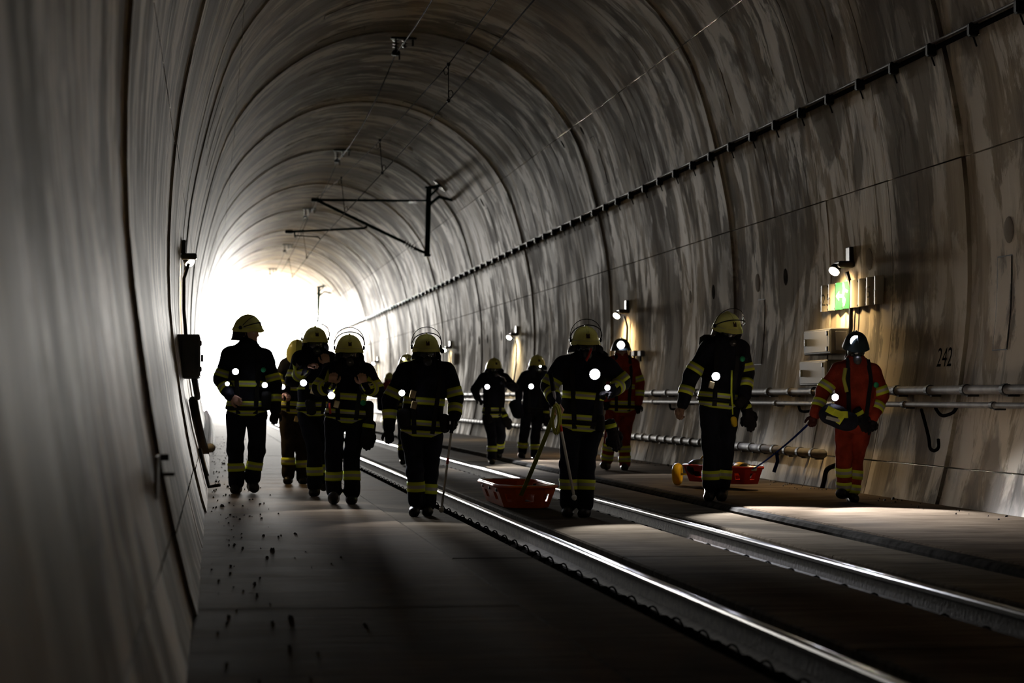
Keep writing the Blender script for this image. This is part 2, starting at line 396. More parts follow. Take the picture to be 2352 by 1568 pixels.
# filled formwork windows and anchor caps on the lining
rr = random.Random(3)
for n in range(-1, 6):
    for k in range(4):
        y = R0 + n*BLK + (k+.5)*BLK/4
        for zz, sd in ((5.55, 1), (2.05, 1), (5.3, -1)):
            if rr.random() < .62 and (k % 2 or zz > 3):
                s = s_at(zz, sd); par = STRUCT['ceiling'] if zz > 3.6 else STRUCT['wall_right']
                plate_on(par, 'formwork_patch', s, y + rr.uniform(-.3, .3), .9, .36, .005, M['vault' if zz > 3.6 else 'lining'])
        for zz, sd in ((6.15, 1), (2.75, 1), (7.9, -1), (7.9, 1)):
            s = s_at(zz, sd); par = STRUCT['ceiling'] if zz > 3.6 else STRUCT['wall_right']
            if zz > 7: 
                if rr.random() < .7: plate_on(par, 'formwork_patch', s, y + rr.uniform(-.8, .8), .95, .32, .005, M['vault'])
            elif rr.random() < .6:
                mb = MB(); yq = y + rr.uniform(-.9, .9); c = wallP(s, yq, -taper(yq)); mb.lathe([(.13, -.03), (.13, .002), (.10, .004), (.05, .005)], frame(c, wall_normal(s)), 14)
                mb.build('anchor_cap', M['kerb'] if rr.random() < .5 else M['lining'], par)
# ------------------------------------------------------------------ floor
tag(mk('floor', [Pt(sx*3.9, y, -.24) for y in np.linspace(Y_BACK, EXIT_Y + 40, 40) for sx in (-1, 1.05)], [(2*i, 2*i+1, 2*i+3, 2*i+2) for i in range(39)], M['bed']), 'dark track bed under the slab track', 'floor', None, 'structure')
FLOOR = bpy.data.objects['floor']
def slab(x0, x1, y0, y1, ztop, material, name='slab', b=.012):
    ny = 3 if y1 - y0 > 6 else 2; v = []; f = []
    ys = np.linspace(y0, y1, ny+1)
    cs = [(x0, -.23), (x0, ztop-b), (x0+b, ztop), (x1-b, ztop), (x1, ztop-b), (x1, -.23)]
    for j, y in enumerate(ys):
        for (x, z) in cs: v.append(Pt(x, y, z))
    for j in range(ny):
        for i in range(5): f.append((j*6+i, (j+1)*6+i, (j+1)*6+i+1, j*6+i+1))
    f.append([0, 1, 2, 3, 4, 5]); f.append([ny*6+i for i in range(5, -1, -1)])
    return mk(name, v, f, material, FLOOR)
ZR = .055                                        # raised right walkway
n = -4
while R0 + n*BLK < EXIT_Y:
    y0, y1 = R0 + n*BLK + .006, min(R0 + (n+1)*BLK, EXIT_Y) - .006
    slab(-3.62, -1.764, y0 + .35, y1 + .35, .012 + rr.uniform(-.003, .003), M['slabA'], 'walkway_slab')
    slab(1.78, 3.86, y0, y1, ZR, M['slabA'], 'walkway_slab')
    slab(1.63, 1.778, y0, y1, ZR - .006, M['kerb'], 'kerb_strip', .03)
    n += 1
y = -19.0
while y < EXIT_Y:
    for x0, x1 in ((-1.752, -1.17), (-.54, .36), (.99, 1.625)):
        slab(x0, x1, y + 2.28*0 + .008, min(y + 5.7, EXIT_Y) - .008, rr.uniform(-.003, .003), M['slabB'], 'track_slab')
    y += 5.7
# rails
def rail(xc, label):
    ys = np.concatenate([np.linspace(-19, 60, 40), np.linspace(63, EXIT_Y + 60, 40)])
    root = empty('rail', Pt(xc, 0, -.14), label, 'rail', 'running rails of the track')
    def loft(name, cs, m):
        v = [Pt(xc + x, y, z) for y in ys for (x, z) in cs]; k = len(cs)
        f = [(j*k+i, j*k+(i+1) % k, (j+1)*k+(i+1) % k, (j+1)*k+i) for j in range(len(ys)-1) for i in range(k)]
        o = mk(name, v, f, m, root, smooth=False); return o
    loft('rail_head', [(-.036, -.008), (-.036, .014), (-.031, .022), (-.020, .0265), (0, .028), (.020, .0265), (.031, .022), (.036, .014), (.036, -.008)], M['railtop'])
    loft('rail_web', [(-.035, -.0085), (-.009, -.022), (-.009, -.105), (-.072, -.125), (-.072, -.14), (.072, -.14), (.072, -.125), (.009, -.105), (.009, -.022), (.035, -.0085)], M['rust'])
    loft('base_plate', [(-.17, -.235), (-.16, -.142), (.16, -.142), (.17, -.235)], M['bed'])
    src = None
    for i in range(46):
        y = 9 + i*.65
        for sd in (-1, 1):
            if src is None:
                mb = MB(); mb.tube([Pt(xc - .20, y + .09*math.cos(a), -.15 + .085*math.sin(a)) + Vector((.06*math.sin(a*.5), 0, 0)) for a in np.linspace(0, math.pi, 9)], .006, 6)
                mb.box(Pt(xc - .11, y, -.130), (.08, .07, .022), bev=.006)
                src = mb.build('rail_clip', M['bed'], root); sy = y
            else:
                c = src.copy(); COL.objects.link(c); c.parent = root
                d = Pt(xc, y, 0) - Pt(xc, sy, 0)
                if sd > 0:
                    c.scale = (-1, 1, 1)
                c.location = Vector((d.x, d.y, d.z))
    return root
rail(-.7525, 'near steel rail, left of the two, left of the front red stretcher')
rail(.7525, 'far steel rail, right of the two, beyond the front red stretcher')
# gravel swept along the walls
mb = MB()
for i in range(420):
    if i < 300: x = -3.44 + abs(rr.gauss(0, .32)); y = rr.uniform(8, 62); z = .012
    else: x = 3.72 - abs(rr.gauss(0, .16)); y = rr.uniform(17, 40); z = ZR
    r = rr.uniform(.004, .013)*(1 if rr.random() < .9 else 1.7); c = Pt(x, y, z + r*.5)
    bmv = [Vector((math.cos(a)*r*rr.uniform(.7, 1.2), math.sin(a)*r*rr.uniform(.7, 1.2), zz*r)) for zz, kk in ((-.5, 5),) for a in np.linspace(0, 2*math.pi, kk, endpoint=False)]
    top = [q*.6 + Vector((0, 0, r*rr.uniform(.8, 1.1))) for q in bmv]
    mb.add([c + q for q in bmv + top], [(0, 1, 6, 5), (1, 2, 7, 6), (2, 3, 8, 7), (3, 4, 9, 8), (4, 0, 5, 9), (5, 6, 7, 8, 9)])
tag(mb.build('gravel', M['grit']), 'scattered dark grit and stones along the tunnel walls', 'gravel', None, 'stuff')
tag(mk('ground_outside', [(-300, EXIT_Y + .5, -1), (300, EXIT_Y + .5, -1), (300, 900, -1), (-300, 900, -1)], [(0, 1, 2, 3)], M['ground']), 'pale open ground beyond the tunnel mouth', 'ground', None, 'structure')
tag(mk('track_bed_outside', [Pt(sx, y, z) for y in (EXIT_Y + .1, EXIT_Y + 60) for sx, z in ((-6, -1.0), (-4, -.02), (4, -.02), (6, -1.0))], [(0, 1, 5, 4), (1, 2, 6, 5), (2, 3, 7, 6)], M['ground']), 'pale track embankment beyond the tunnel mouth', 'ground', None, 'structure')
# ------------------------------------------------------------------ right wall: cable, pipes, lamps, signs
def along(name, s, off, r, y0, y1, material, root, n=8, dn=40):
    mb = MB(); mb.tube([wallP(s, y, off) for y in np.linspace(y0, y1, dn)], r, n); return mb.build(name, material, root, smooth=True)
sC = s_at(4.71, 1)
root = empty('wall_cable', wallP(sC, 20, .05), 'thick black cable clipped along the upper right wall', 'cable')
along('cable', sC, .045, .028, 8, EXIT_Y - 1, M['cable'], root, 8, 50)
along('cable', s_at(4.77, 1), .035, .016, 8, EXIT_Y - 1, M['cableg'], root, 6, 50)
src = None
for i in range(70):
    y = 14 + i*1.25
    if src is None:
        mb = MB(); mb.box(wallP(sC, y, .05), (.10, .09, .13), bev=.015); mb.tube([wallP(sC, y + .05, .05), wallP(s_at(4.55, 1), y + .05, .03)], .010, 5); src = mb.build('cable_clip', M['blackm'], root); p0 = wallP(sC, y)
    else:
        c = src.copy(); COL.objects.link(c); c.parent = root; c.location = wallP(sC, y) - p0
def pipe_run(name, label, z, sd, off, r, y0, y1, rings, material, group=None):
    s = s_at(z, sd); root = empty(name, wallP(s, y0, off), label, 'pipe', group)
    along('pipe', s, off, r, y0, y1, material, root, 12, max(8, int((y1-y0)/3)))
    src = None; y = y0 + .4
    while y < min(y1, y0 + 70):
        if src is None:
            mb = MB(); c = wallP(s, y, off); mb.lathe([(r*1.02, -.05), (r*1.22, -.04), (r*1.22, .04), (r*1.02, .05)], frame(c, (0, 1, 0)), 12)
            mb.box(wallP(s, y, off*.45), (max(off*.9, .03), .05, r*2.4), bev=.004); src = mb.build('pipe_coupling', M['clamp'], root, smooth=False); p0 = wallP(s, y)
        else: cc = src.copy(); COL.objects.link(cc); cc.parent = root; cc.location = wallP(s, y) - p0
        y += rings
    return root
pipe_run('wall_pipe', 'thick grey ribbed pipe, upper of the pair along the right wall', 1.19, 1, .13, .047, 6, EXIT_Y - 1, 1.1, M['pipe'], 'pipes along the tunnel walls')
pipe_run('wall_pipe', 'thin grey pipe, lower of the pair along the right wall', 1.04, 1, .12, .030, 6, EXIT_Y - 1, 2.7, M['pipe'], 'pipes along the tunnel walls')
pipe_run('wall_pipe', 'grey ribbed pipe low on the right wall behind the rear stretcher', .43, 1, .13, .052, 25.3, EXIT_Y - 1, .62, M['pipe'], 'pipes along the tunnel walls')
pipe_run('wall_pipe', 'pale ribbed pipe low on the left wall beyond the cabinet', .43, -1, .14, .055, 28.6, EXIT_Y - 1, .62, M['pipe'], 'pipes along the tunnel walls')
# looped cables and brackets under the pipes
for (pts, lab) in (([(2118, 943), (2128, 975), (2136, 1010), (2138, 1032), (2147, 1038), (2156, 1030), (2158, 1012)], 'thin black cable hanging in a hook below the pipes'),
                   ([(2200, 936), (2190, 950), (2172, 957), (2158, 953), (2152, 940)], 'black cable loop slung under the right wall pipes'),
                   ([(1835, 930), (1840, 945), (1860, 946), (1885, 932)], 'short cable loop under the pipe behind the red rescuer'),
                   ([(1538, 930), (1541, 940), (1552, 941)], 'small cable hook under the pipe left of the tall firefighter'),
                   ([(1918, 1072), (1900, 1082), (1893, 1110), (1886, 1140)], 'black drain tube bending down to the floor at the right wall')):
    P3 = []
    for u, v in pts:
        h = wall_hit(u, v, .07) or wall_hit(u, v)
        P3.append(wallP(h[0], h[1], .07))
    fine = []
    for i in range(len(P3)-1):
        p0, p1, p2, p3 = P3[max(i-1, 0)], P3[i], P3[i+1], P3[min(i+2, len(P3)-1)]
        for k in range(5):
            q = k/5; fine.append(.5*((2*p1) + (p2-p0)*q + (2*p0-5*p1+4*p2-p3)*q*q + (3*p1-p0-3*p2+p3)*q**3))
    fine.append(P3[-1]); mb = MB(); mb.tube(fine, .018 if 'drain' not in lab else .03, 8)
    tag(mb.build('hanging_cable' if 'drain' not in lab else 'drain_tube', M['cable'], None, True, P3[0]), lab, 'cable' if 'drain' not in lab else 'tube')
def text_mesh(txt, size, material, parent, place, depth=.003, sx=1.0, name='lettering'):
    """flat lettering laid on a surface; place(a, b) maps text coordinates (right, up) to the place"""
    cu = bpy.data.curves.new('txt', 'FONT'); cu.body = txt; cu.size = size; cu.align_x = 'CENTER'; cu.align_y = 'CENTER'; cu.resolution_u = 3
    ob = bpy.data.objects.new('txt', cu); COL.objects.link(ob); bpy.context.view_layer.update()
    me = bpy.data.meshes.new_from_object(ob.evaluated_get(bpy.context.evaluated_depsgraph_get()))
    v = [place(q.co.x*sx, q.co.y) for q in me.vertices]; f = [list(p.vertices) for p in me.polygons]
    bpy.data.objects.remove(ob); bpy.data.curves.remove(cu); bpy.data.meshes.remove(me)
    return mk(name, v, f, material, parent)
def wall_lamp(y, z, side, label, warm=True, pole=1.35, light=True):
    s = s_at(z, side); base = wallP(s, y, 0); nrm_ = wall_normal(s)
    root = empty('wall_lamp', base, label, 'wall lamp', 'lamps along the tunnel walls')
    up = Vector((0, 0, 1)); back = Vector((0, 1, 0))
    c = base + nrm_*.17 + up*.02
    mb = MB(); mb.box(base + nrm_*.10 + up*.09, (.20, .24, .08), bev=.02); mb.build('housing', M['lampbody'], root)
    mb = MB(); mb.box(base + nrm_*.03 + up*.21, (.06, .16, .18), bev=.01); mb.build('wall_bracket', M['lampbody'], root)
    # lamp bowl slung to the inner side, seen lit from the camera
    d = Vector((-side*.55, -.35, -.75)).normalized()
    hub = base + nrm_*(.21 if side > 0 else .10) + up*.03 + back*.02
    mb = MB(); mb.lathe([(.03, .07), (.06, .05), (.072, 0.0), (.068, -.012)], frame(hub, -d), 16); mb.build('reflector', M['lampbody'], root, True)
    mb = MB(); mb.lathe([(.064, 0), (.062, .02), (.045, .035), (.015, .042)], frame(hub + d*.015, d), 16); mb.build('lamp_glass', M['lampon'] if warm else M['lampfar'], root, True)
    mb = MB(); mb.tube([base + nrm_*.10 + Vector((0, -.12, 0)), wallP(s_at(z - .2, side), y - .12, .045), wallP(s_at(z - pole*.5, side), y - .12, .045), wallP(s_at(z - pole, side), y - .12, .05)], .022, 8)
    mb.tube([base + nrm_*.10 + Vector((0, -.06, 0)), wallP(s_at(z - .2, side), y - .06, .04), wallP(s_at(z - pole*.5, side), y - .06, .04), wallP(s_at(z - pole, side), y - .06, .045)], .013, 6)
    mb.build('conduit', M['black'], root, True)
    if light:
        ld = bpy.data.lights.new('lamp_light', 'SPOT'); ld.energy = LAMP_W*(1.0 if side > 0 else .7); ld.color = (1.0, .68, .31) if warm else (1.0, .82, .5)
        ld.spot_size = 2.75; ld.spot_blend = .8; ld.shadow_soft_size = .07
        lo = bpy.data.objects.new('lamp_light', ld); COL.objects.link(lo); lo.parent = root
        q = base + nrm_*(.42 if side > 0 else .15) + Vector((0, .16, -.04)); lo.location = q - base
        lo.rotation_euler = (Vector((side*.38, -.05, -1))).to_track_quat('-Z', 'Y').to_euler()
    return root
LAMPS = [(25.35, 2.64, 'warm wall lamp above the long white exit sign'), (39.6, 2.63, 'wall lamp above three small boxes beside the red suited rescuer'),
         (54.2, 2.62, 'wall lamp above the two helmeted firefighters in the background'), (69.2, 2.62, 'wall lamp with a small pale sign, right of the front firefighter head'),
         (98.0, 2.60, 'faintest wall lamp, farthest down the right wall')]
for i, (y, z, lab) in enumerate(LAMPS): wall_lamp(y, z, 1, lab, i < 2)
wall_lamp(10.2, 2.62, 1, 'wall lamp on the right wall nearest to the viewer', True)
wall_lamp(-4.0, 2.62, 1, 'wall lamp on the right wall behind the viewer', True)
wall_lamp(28.2, 2.84, -1, 'single wall lamp on the left wall above the grey cabinet', True, 1.2)
def exit_sign(y0, y1, z0, z1, label, lettered=True):
    """row of corrugated sheets pinned to the wall, text reads towards the camera side (from far to near)"""
    root = empty('exit_sign', wallP(s_at((z0+z1)/2, 1), (y0+y1)/2, .04), label, 'sign'); sc = s_at((z0+z1)/2, 1)
    L = y0 - y1; npan = 8 if lettered else 4
    sg = lambda z: s_at(z, 1)
    def P(a, z, o):                                   # a = 0 far end .. 1 near end
        return wallP(sg(z), y0 - a*L, o)
    for k in range(npan):
        rows_ = []
        for zz in np.linspace(z1, z0, 4):
            r_ = []
            for q in range(9):
                a = (k + .01 + .98*q/8)/npan; r_.append(P(a, zz, .035 + .05*math.sin(math.pi*q/8)))
            rows_.append(r_)
        mb = MB(); mb.grid(rows_); 
        back = [[p + Vector((.01, 0, 0)) for p in r_] for r_ in rows_]; mb.grid([r_[::-1] for r_ in back])
        o = mb.build('sign_panel', M['signg'] if (lettered and k in (2, 3)) else M['signw'], root, True)
        if lettered and k in (2, 3): o['label'] = 'green running man panel'
        mb = MB()
        for zz in (z1 - .02, z0 + .02): mb.lathe([(.016, 0), (.016, .012), (.008, .018)], frame(P(k/npan + .002, zz, .04), (-1, 0, 0)), 8)
        mb.build('fixing_bolt', M['blackm'], root)
    if lettered:
        def surf(a, z):
            q = (a*npan) % 1.0; return P(a, z, .038 + .05*math.sin(math.pi*q))
        zc = (z0+z1)/2; hh = z1 - z0
        text_mesh('225', .21, M['signt'], root, lambda a, b: surf(.085 + a/L*.9, zc - .03 + b), sx=1.05)
        text_mesh('m', .20, M['signt'], root, lambda a, b: surf(.185 + a/L*.9, zc - .03 + b), sx=.95)
        text_mesh('75', .20, M['signt'], root, lambda a, b: surf(.815 + a/L*.9, zc - .02 + b), sx=1.0)
        text_mesh('m', .20, M['signt'], root, lambda a, b: surf(.925 + a/L*.9, zc - .02 + b), sx=.95)
        # arrow and running figure
        def poly(pts, name, m): return mk(name, [surf(.25 + (x+.02)*.25, z0 + zz*hh) for x, zz in pts], [list(range(len(pts)))], m, root)
        poly([(.0, .05), (.16, .05), (.16, .95), (.0, .95)], 'pale_strip', M['signw'])
        poly([(.24, .5), (.36, .68), (.36, .56), (.50, .56), (.50, .44), (.36, .44), (.36, .32)], 'arrow', M['signpic'])
        poly([(.60, .50), (.66, .62), (.72, .78), (.66, .82), (.64, .92), (.70, .97), (.77, .92), (.80, .74), (.90, .66), (.88, .58), (.80, .62), (.76, .46), (.84, .34), (.80, .10), (.74, .10), (.75, .30), (.68, .40), (.60, .22), (.56, .27), (.66, .48)], 'running_figure', M['signpic'])
    return root
exit_sign(26.55, 24.02, 2.20, 2.53, 'long white sign with green exit panel under the nearest warm lamp')
exit_sign(68.6, 67.6, 2.15, 2.5, 'small pale sign under the distant lamp beside the front firefighter', False)
# painted block number
s242 = s_at(1.54, 1); root = empty('block_number', wallP(s242, 21.72, .006), 'black stencilled number 242 painted on the right wall', 'number')
def ppl(a, b): return wallP(s_at(1.54 + b, 1), 21.80 - a, .007 - taper(21.80 - a))
text_mesh('242', .285, M['paint'], root, ppl, sx=1.12)
# cabinets on the right wall behind the nearest red suit
def cabinet(name, label, y0, y1, z0, z1, depth, side, material, front, extras=True, cat='cabinet'):
    s = s_at((z0+z1)/2, side); nr = wall_normal(s); base = wallP(s, (y0+y1)/2, 0)
    root = empty(name, base, label, cat)
    c = base + Vector((-side*depth/2, 0, 0))
    mb = MB(); mb.box(c, (depth + .06, abs(y1-y0), z1-z0), bev=.012); mb.build('casing', material, root)
    fx = c.x - side*(depth/2 + .03)
    mb = MB(); mb.box((fx, c.y, c.z), (.016, abs(y1-y0) - .05, z1-z0 - .05), bev=.004); d = mb.build('door', front, root)
    for zz in (.3, -.3):
        mb = MB(); mb.box((fx - side*.012, c.y - (y1-y0)*.42, c.z + zz*(z1-z0)), (.03, .04, .06), bev=.006); mb.build('hinge', M['blackm'], d)
    mb = MB(); mb.box((fx - side*.02, c.y + (y1-y0)*.38, c.z), (.03, .035, .09), bev=.006); mb.build('latch', M['blackm'], d)
    mb = MB(); yy = c.y - abs(y1-y0)/2 - .006; mb.box((c.x, yy, c.z), (depth*.7, .012, (z1-z0)*.75), bev=.003); mb.build('end_plate', front, root)
    return root
cabinet('wall_cabinet', 'dark grey junction cabinet behind the headlamp rescuer, upper of two', 25.4, 26.6, 1.66, 1.97, .20, 1, M['box'], M['boxl'])
cabinet('wall_cabinet', 'grey box below the upper junction cabinet behind the headlamp rescuer', 25.5, 26.7, 1.28, 1.59, .18, 1, M['box'], M['boxl'])
cabinet('wall_cabinet', 'grey cabinet jutting from the left wall against the daylight', 24.3, 25.8, 1.34, 1.82, .19, -1, M['box'], M['box'])
for i, u in enumerate((1448, 1463, 1478)):
    h = wall_hit(u, 812); lab = ('small wall box of three, leftmost beneath the second lamp', 'small wall box of three, middle one beneath the second lamp', 'small wall box of three, rightmost beneath the second lamp')[i]
    root = empty('wall_box', wallP(h[0], h[1]), lab, 'box', 'small boxes under the second lamp')
    mb = MB(); mb.box(wallP(h[0], h[1], .04), (.08, .26, .10), bev=.01); mb.build('casing', M['boxl'], root)
    mb = MB(); mb.tube([wallP(h[0], h[1], .05) + Vector((0, 0, -.05)), wallP(h[0], h[1], .05) + Vector((0, 0, -.14))], .018, 6); mb.build('cable_gland', M['black'], root)
# conduits below the left cabinet
root = empty('cable_duct', wallP(s_at(.1, -1), 27, .05), 'black cable duct running from left cabinet down to the floor', 'duct')
mb = MB(); mb.tube([wallP(s_at(z, -1), y, o) for z, y, o in ((1.36, 25.0, .12), (1.10, 25.6, .12))], .035, 8); mb.build('conduit', M['black'], root, True)
mb = MB(); mb.tube([wallP(s_at(z, -1), y, .06) for z, y in ((1.08, 25.9), (.9, 26.4), (.65, 27.2), (.44, 28.2))], [.05, .055, .055, .06], 8); mb.build('duct_cover', M['black'], root, True)
mb = MB(); mb.tube([wallP(s_at(z, -1), y, .03) for z, y in ((.5, 26.4), (.25, 26.3), (.05, 26.2))] + [wallP(s_at(.04, -1), 26.1, .16)], .022, 6); mb.build('drop_pipe', M['black'], root, True)
h = wall_hit(355, 1096)
root = empty('wall_bracket', wallP(h[0], h[1]), 'small rusty steel bracket sticking out of the left wall', 'bracket')
mb = MB(); mb.box(wallP(h[0], h[1], .01), (.014, .4, .20), bev=.004); mb.build('plate', M['lining'], root)
mb = MB(); mb.box(wallP(h[0], h[1] + .1, .06), (.06, .05, .018)); mb.box(wallP(h[0], h[1] + .22, .04) + Vector((0, 0, .08)), (.04, .03, .03)); mb.build('stub', M['rust'], root)

# ------------------------------------------------------------------ overhead line
def insulator(mb, a, b, r=.05, n=5, m=1):
    a, b = Vector(a), Vector(b); d = (b-a); L = d.length; pr = [(.018, 0)]
    for k in range(n): q = L*(k+.2)/n; w = L/n; pr += [(.02, q), (r, q + w*.25), (r*.9, q + w*.35), (.02, q + w*.5)]
    pr.append((.018, L)); mb.lathe(pr, frame(a, d), 10, m)
def cantilever(Y, label, k=1.0):
    px = lambda u, v: at(u, v, 59.8) - at(985, 500, 59.8)
    hub = at(985, 500, 59.8); hub = Vector((hub.x - cx(59.8) + cx(Y), Y, hub.z - cz(59.8) + cz(Y)))
    g = lambda u, v, dy=0: hub + px(u, v) + Vector((0, dy, 0))
    root = empty('catenary_support', g(982, 430), label, 'catenary support', 'overhead line supports')
    mb = MB(); mb.tube([g(985, 432), g(981, 585)], .075, 10); mb.box(g(981, 586), (.19, .19, .06), bev=.01); mb.box(g(985, 430), (.22, .2, .05), bev=.01); mb.build('drop_post', M['cat'], root)
    wp = wallP(s_at(7.0, 1), Y + .3, 0); wp2 = wallP(s_at(6.6, 1), Y + .3, 0)
    mb = MB(); mb.tube([g(985, 432), wp], .05, 8); mb.tube([g(986, 470), g(1008, 452), wp2], .045, 8); mb.box(g(996, 442), (.06, .06, .34), Matrix.Rotation(.8, 3, 'Y')); mb.build('bracing', M['cat'], root)
    mb = MB(); mb.lathe([(.22, 0), (.22, .03)], frame(wp, wall_normal(s_at(7.0, 1))), 12); mb.build('anchor_plate', M['cat'], root)
    mb = MB(); mb.tube([g(940, 461), g(728, 459)], .032, 8, 0); mb.tube([g(983, 460), g(955, 461)], .03, 8, 0); insulator(mb, g(957, 461), g(938, 461), .08); mb.build('top_tube', [M['cat'], M['insul']], root, True)
    mb = MB(); mb.tube([g(928, 556), g(728, 460)], .042, 8, 0); mb.tube([g(980, 582), g(952, 570)], .04, 8, 0); insulator(mb, g(955, 571), g(926, 555), .09); mb.build('diagonal_tube', [M['cat'], M['insul']], root, True)
    mb = MB(); mb.tube([g(843, 520), g(836, 524), g(668, 532)], .03, 8); mb.box(g(664, 532), (.22, .12, .09), bev=.02); mb.tube([g(676, 533), g(678, 545)], .022, 6); mb.build('registration_tube', M['cat'], root, True)
    mb = MB(); mb.tube([g(678, 541), g(730, 544), g(736, 549)], .016, 6); mb.build('steady_arm', M['cat'], root, True)
    mb = MB(); mb.box(g(724, 459), (.22, .14, .10), bev=.02); mb.build('messenger_clamp', M['cat'], root)
    return root, g
_, g1 = cantilever(59.8, 'nearest green catenary cantilever hanging from the vault')
_, g2 = cantilever(115.8, 'middle catenary cantilever against the bright tunnel mouth')
_, g3 = cantilever(171.8, 'farthest tiny catenary mast standing in the white daylight')
mb = MB(); mb.box((g3(985, 500).x, g3(985, 500).y, 2.6), (.2, .2, 7.0)); mb.build('ground_mast', M['cat'], bpy.data.objects['catenary_support.002'])
SUP = [3.8, 59.8, 115.8, 171.8]
def contact(y):
    q = np.interp(y, SUP, [.28, -.02, -.25, 0.0]); return Pt(float(q), y, 5.5 if y < 171 else 5.5)
def messenger(y):
    i = max(0, min(2, int((y - 3.8)//56.0))); q = ((y - SUP[i])/56.0); sag = 1 - 4*q*(1-q)
    return Pt(float(np.interp(y, SUP, [.25, -.05, -.05, 0])), y, 6.05 + .62*sag)
c1 = g1(736, 549); m1 = g1(726, 455)
def contact(y):
    return Pt(float(np.interp(y, [3.8, 32, 59.8, 115.8, 171.8], [.25, .0, c1.x - cx(59.8), c1.x - cx(59.8), 0])), y, float(np.interp(y, [3.8, 32, 59.8], [5.55, 5.52, c1.z - cz(59.8)])))
def messenger(y):
    i = max(0, min(2, int((y - 3.8)//56.0))); q = ((y - SUP[i])/56.0); lo = 6.06; top = m1.z - cz(59.8)
    return Pt(float(np.interp(y, [3.8, 32, 59.8, 115.8, 171.8], [.25, .0, m1.x - cx(59.8), m1.x - cx(59.8), 0])), y, lo + (top - lo)*(1 - 4*q*(1-q)))
ys = list(np.linspace(4, 171, 110))
mb = MB(); mb.tube([contact(y) for y in ys], .011, 6); tag(mb.build('contact_wire', M['wire'], None, True, contact(30)), 'lower overhead contact wire running down the tunnel above the track', 'wire')
mb = MB(); mb.tube([messenger(y) for y in ys], .010, 6); tag(mb.build('messenger_wire', M['wire'], None, True, messenger(30)), 'upper overhead messenger wire sagging between the cantilevers', 'wire')
for i, y in enumerate((20.5, 32.0, 42.3, 51.5, 68.0, 79.0, 90.0, 101.0)):
    lab = ['dropper wire nearest to the camera, out above the frame', 'nearest looped dropper between the two overhead wires', 'second looped dropper between the overhead wires', 'dropper just before the nearest cantilever', 'first dropper beyond the nearest cantilever', 'second dropper beyond the nearest cantilever', 'third dropper beyond the nearest cantilever', 'last dropper before the middle cantilever'][i]
    a, b = messenger(y), contact(y); root = empty('dropper', a, lab, 'dropper', 'droppers of the overhead line')
    mb = MB(); mb.tube([a, b], .0075, 5); mb.build('dropper_wire', M['wire'], root)
    for q, sg, nm in ((a, -1, 'loop'), (b, 1, 'loop')):
        mb = MB(); mb.tube([q + Vector((.035*sg + .032*math.sin(w), 0, sg*.10 + .06*math.cos(w))) for w in np.linspace(0, 2*math.pi, 13)], .006, 5); mb.build(nm, M['wire'], root)
        mb = MB(); mb.box(q, (.05, .08, .05), bev=.01); mb.build('clamp', M['blackm'], root)
# feeder line under the crown
fy = [22.5, 42.0, 61.5, 81.0, 100.5, 120.0]; flabs = ['feeder bracket above the frame near the viewer', 'nearest black insulator bracket at the crown of the vault', 'second crown insulator bracket', 'third crown insulator bracket', 'fourth crown insulator bracket', 'fifth and last crown insulator bracket']
sK = PLEN/2
for y, lab in zip(fy, flabs):
    top = wallP(sK, y, 0) + Vector((-.06, 0, 0)); root = empty('crown_bracket', top, lab, 'bracket', 'feeder brackets under the crown')
    mb = MB(); mb.box(top + Vector((.1, 0, -.03)), (.50, .12, .05), bev=.01); mb.tube([top + Vector((.28, 0, -.03)), top + Vector((.28, 0, -.18))], .02, 6); mb.build('cross_bar', M['blackm'], root)
    mb = MB(); insulator(mb, top + Vector((-.05, 0, -.05)), top + Vector((-.05, 0, -.30)), .07, 4, 0); insulator(mb, top + Vector((.12, 0, -.05)), top + Vector((.12, 0, -.22)), .06, 3, 0); mb.build('insulator', M['insul'], root, True)
    mb = MB(); mb.box(top + Vector((-.05, 0, -.33)), (.16, .18, .09), bev=.02); mb.tube([top + Vector((.02, 0, -.33)), top + Vector((.02, 0, -.45))], .016, 6); mb.build('line_clamp', M['blackm'], root)
pts = []
for i in range(len(fy)-1):
    a = wallP(sK, fy[i], .33) + Vector((-.11, 0, 0)); b = wallP(sK, fy[i+1], .33) + Vector((-.11, 0, 0)); pts += bez(a, b, .26, 10)[:-1]
pts.append(b); mb = MB(); mb.tube(pts, .014, 6); tag(mb.build('feeder_wire', M['wire'], None, True, pts[0]), 'black feeder wire hung from the crown brackets', 'wire')
# ------------------------------------------------------------------ implicit surfaces for people and clothing
def cap(a, b, ra, rb, sq=None):
    """tapered capsule; sq = (kx, ky, kz) stretches space about a"""
    a = np.array(a, float); b = np.array(b, float)
    def f(P):
        Q = P - a; ba = b - a
        if sq is not None: k = np.array(sq); Q = Q/k; bb = ba/k
        else: bb = ba
        h = np.clip((Q @ bb)/max(bb @ bb, 1e-9), 0, 1)
        d = np.sqrt(((Q - h[:, None]*bb)**2).sum(1)) - (ra + (rb-ra)*h)
        return d*(min(sq) if sq is not None else 1.0)
    f.bb = (np.minimum(a, b) - max(ra, rb)*max(sq or (1,)), np.maximum(a, b) + max(ra, rb)*max(sq or (1,)))
    return f
def ell(c, r, R=None):
    c = np.array(c, float); r = np.array(r, float); A = np.array(R, float) if R is not None else None
    def f(P):
        Q = P - c
        if A is not None: Q = Q @ A                      # into local axes
        k0 = np.sqrt(((Q/r)**2).sum(1)); k1 = np.sqrt(((Q/(r*r))**2).sum(1)) + 1e-9
        return k0*(k0-1)/k1
    m = r.max(); f.bb = (c - m, c + m); return f
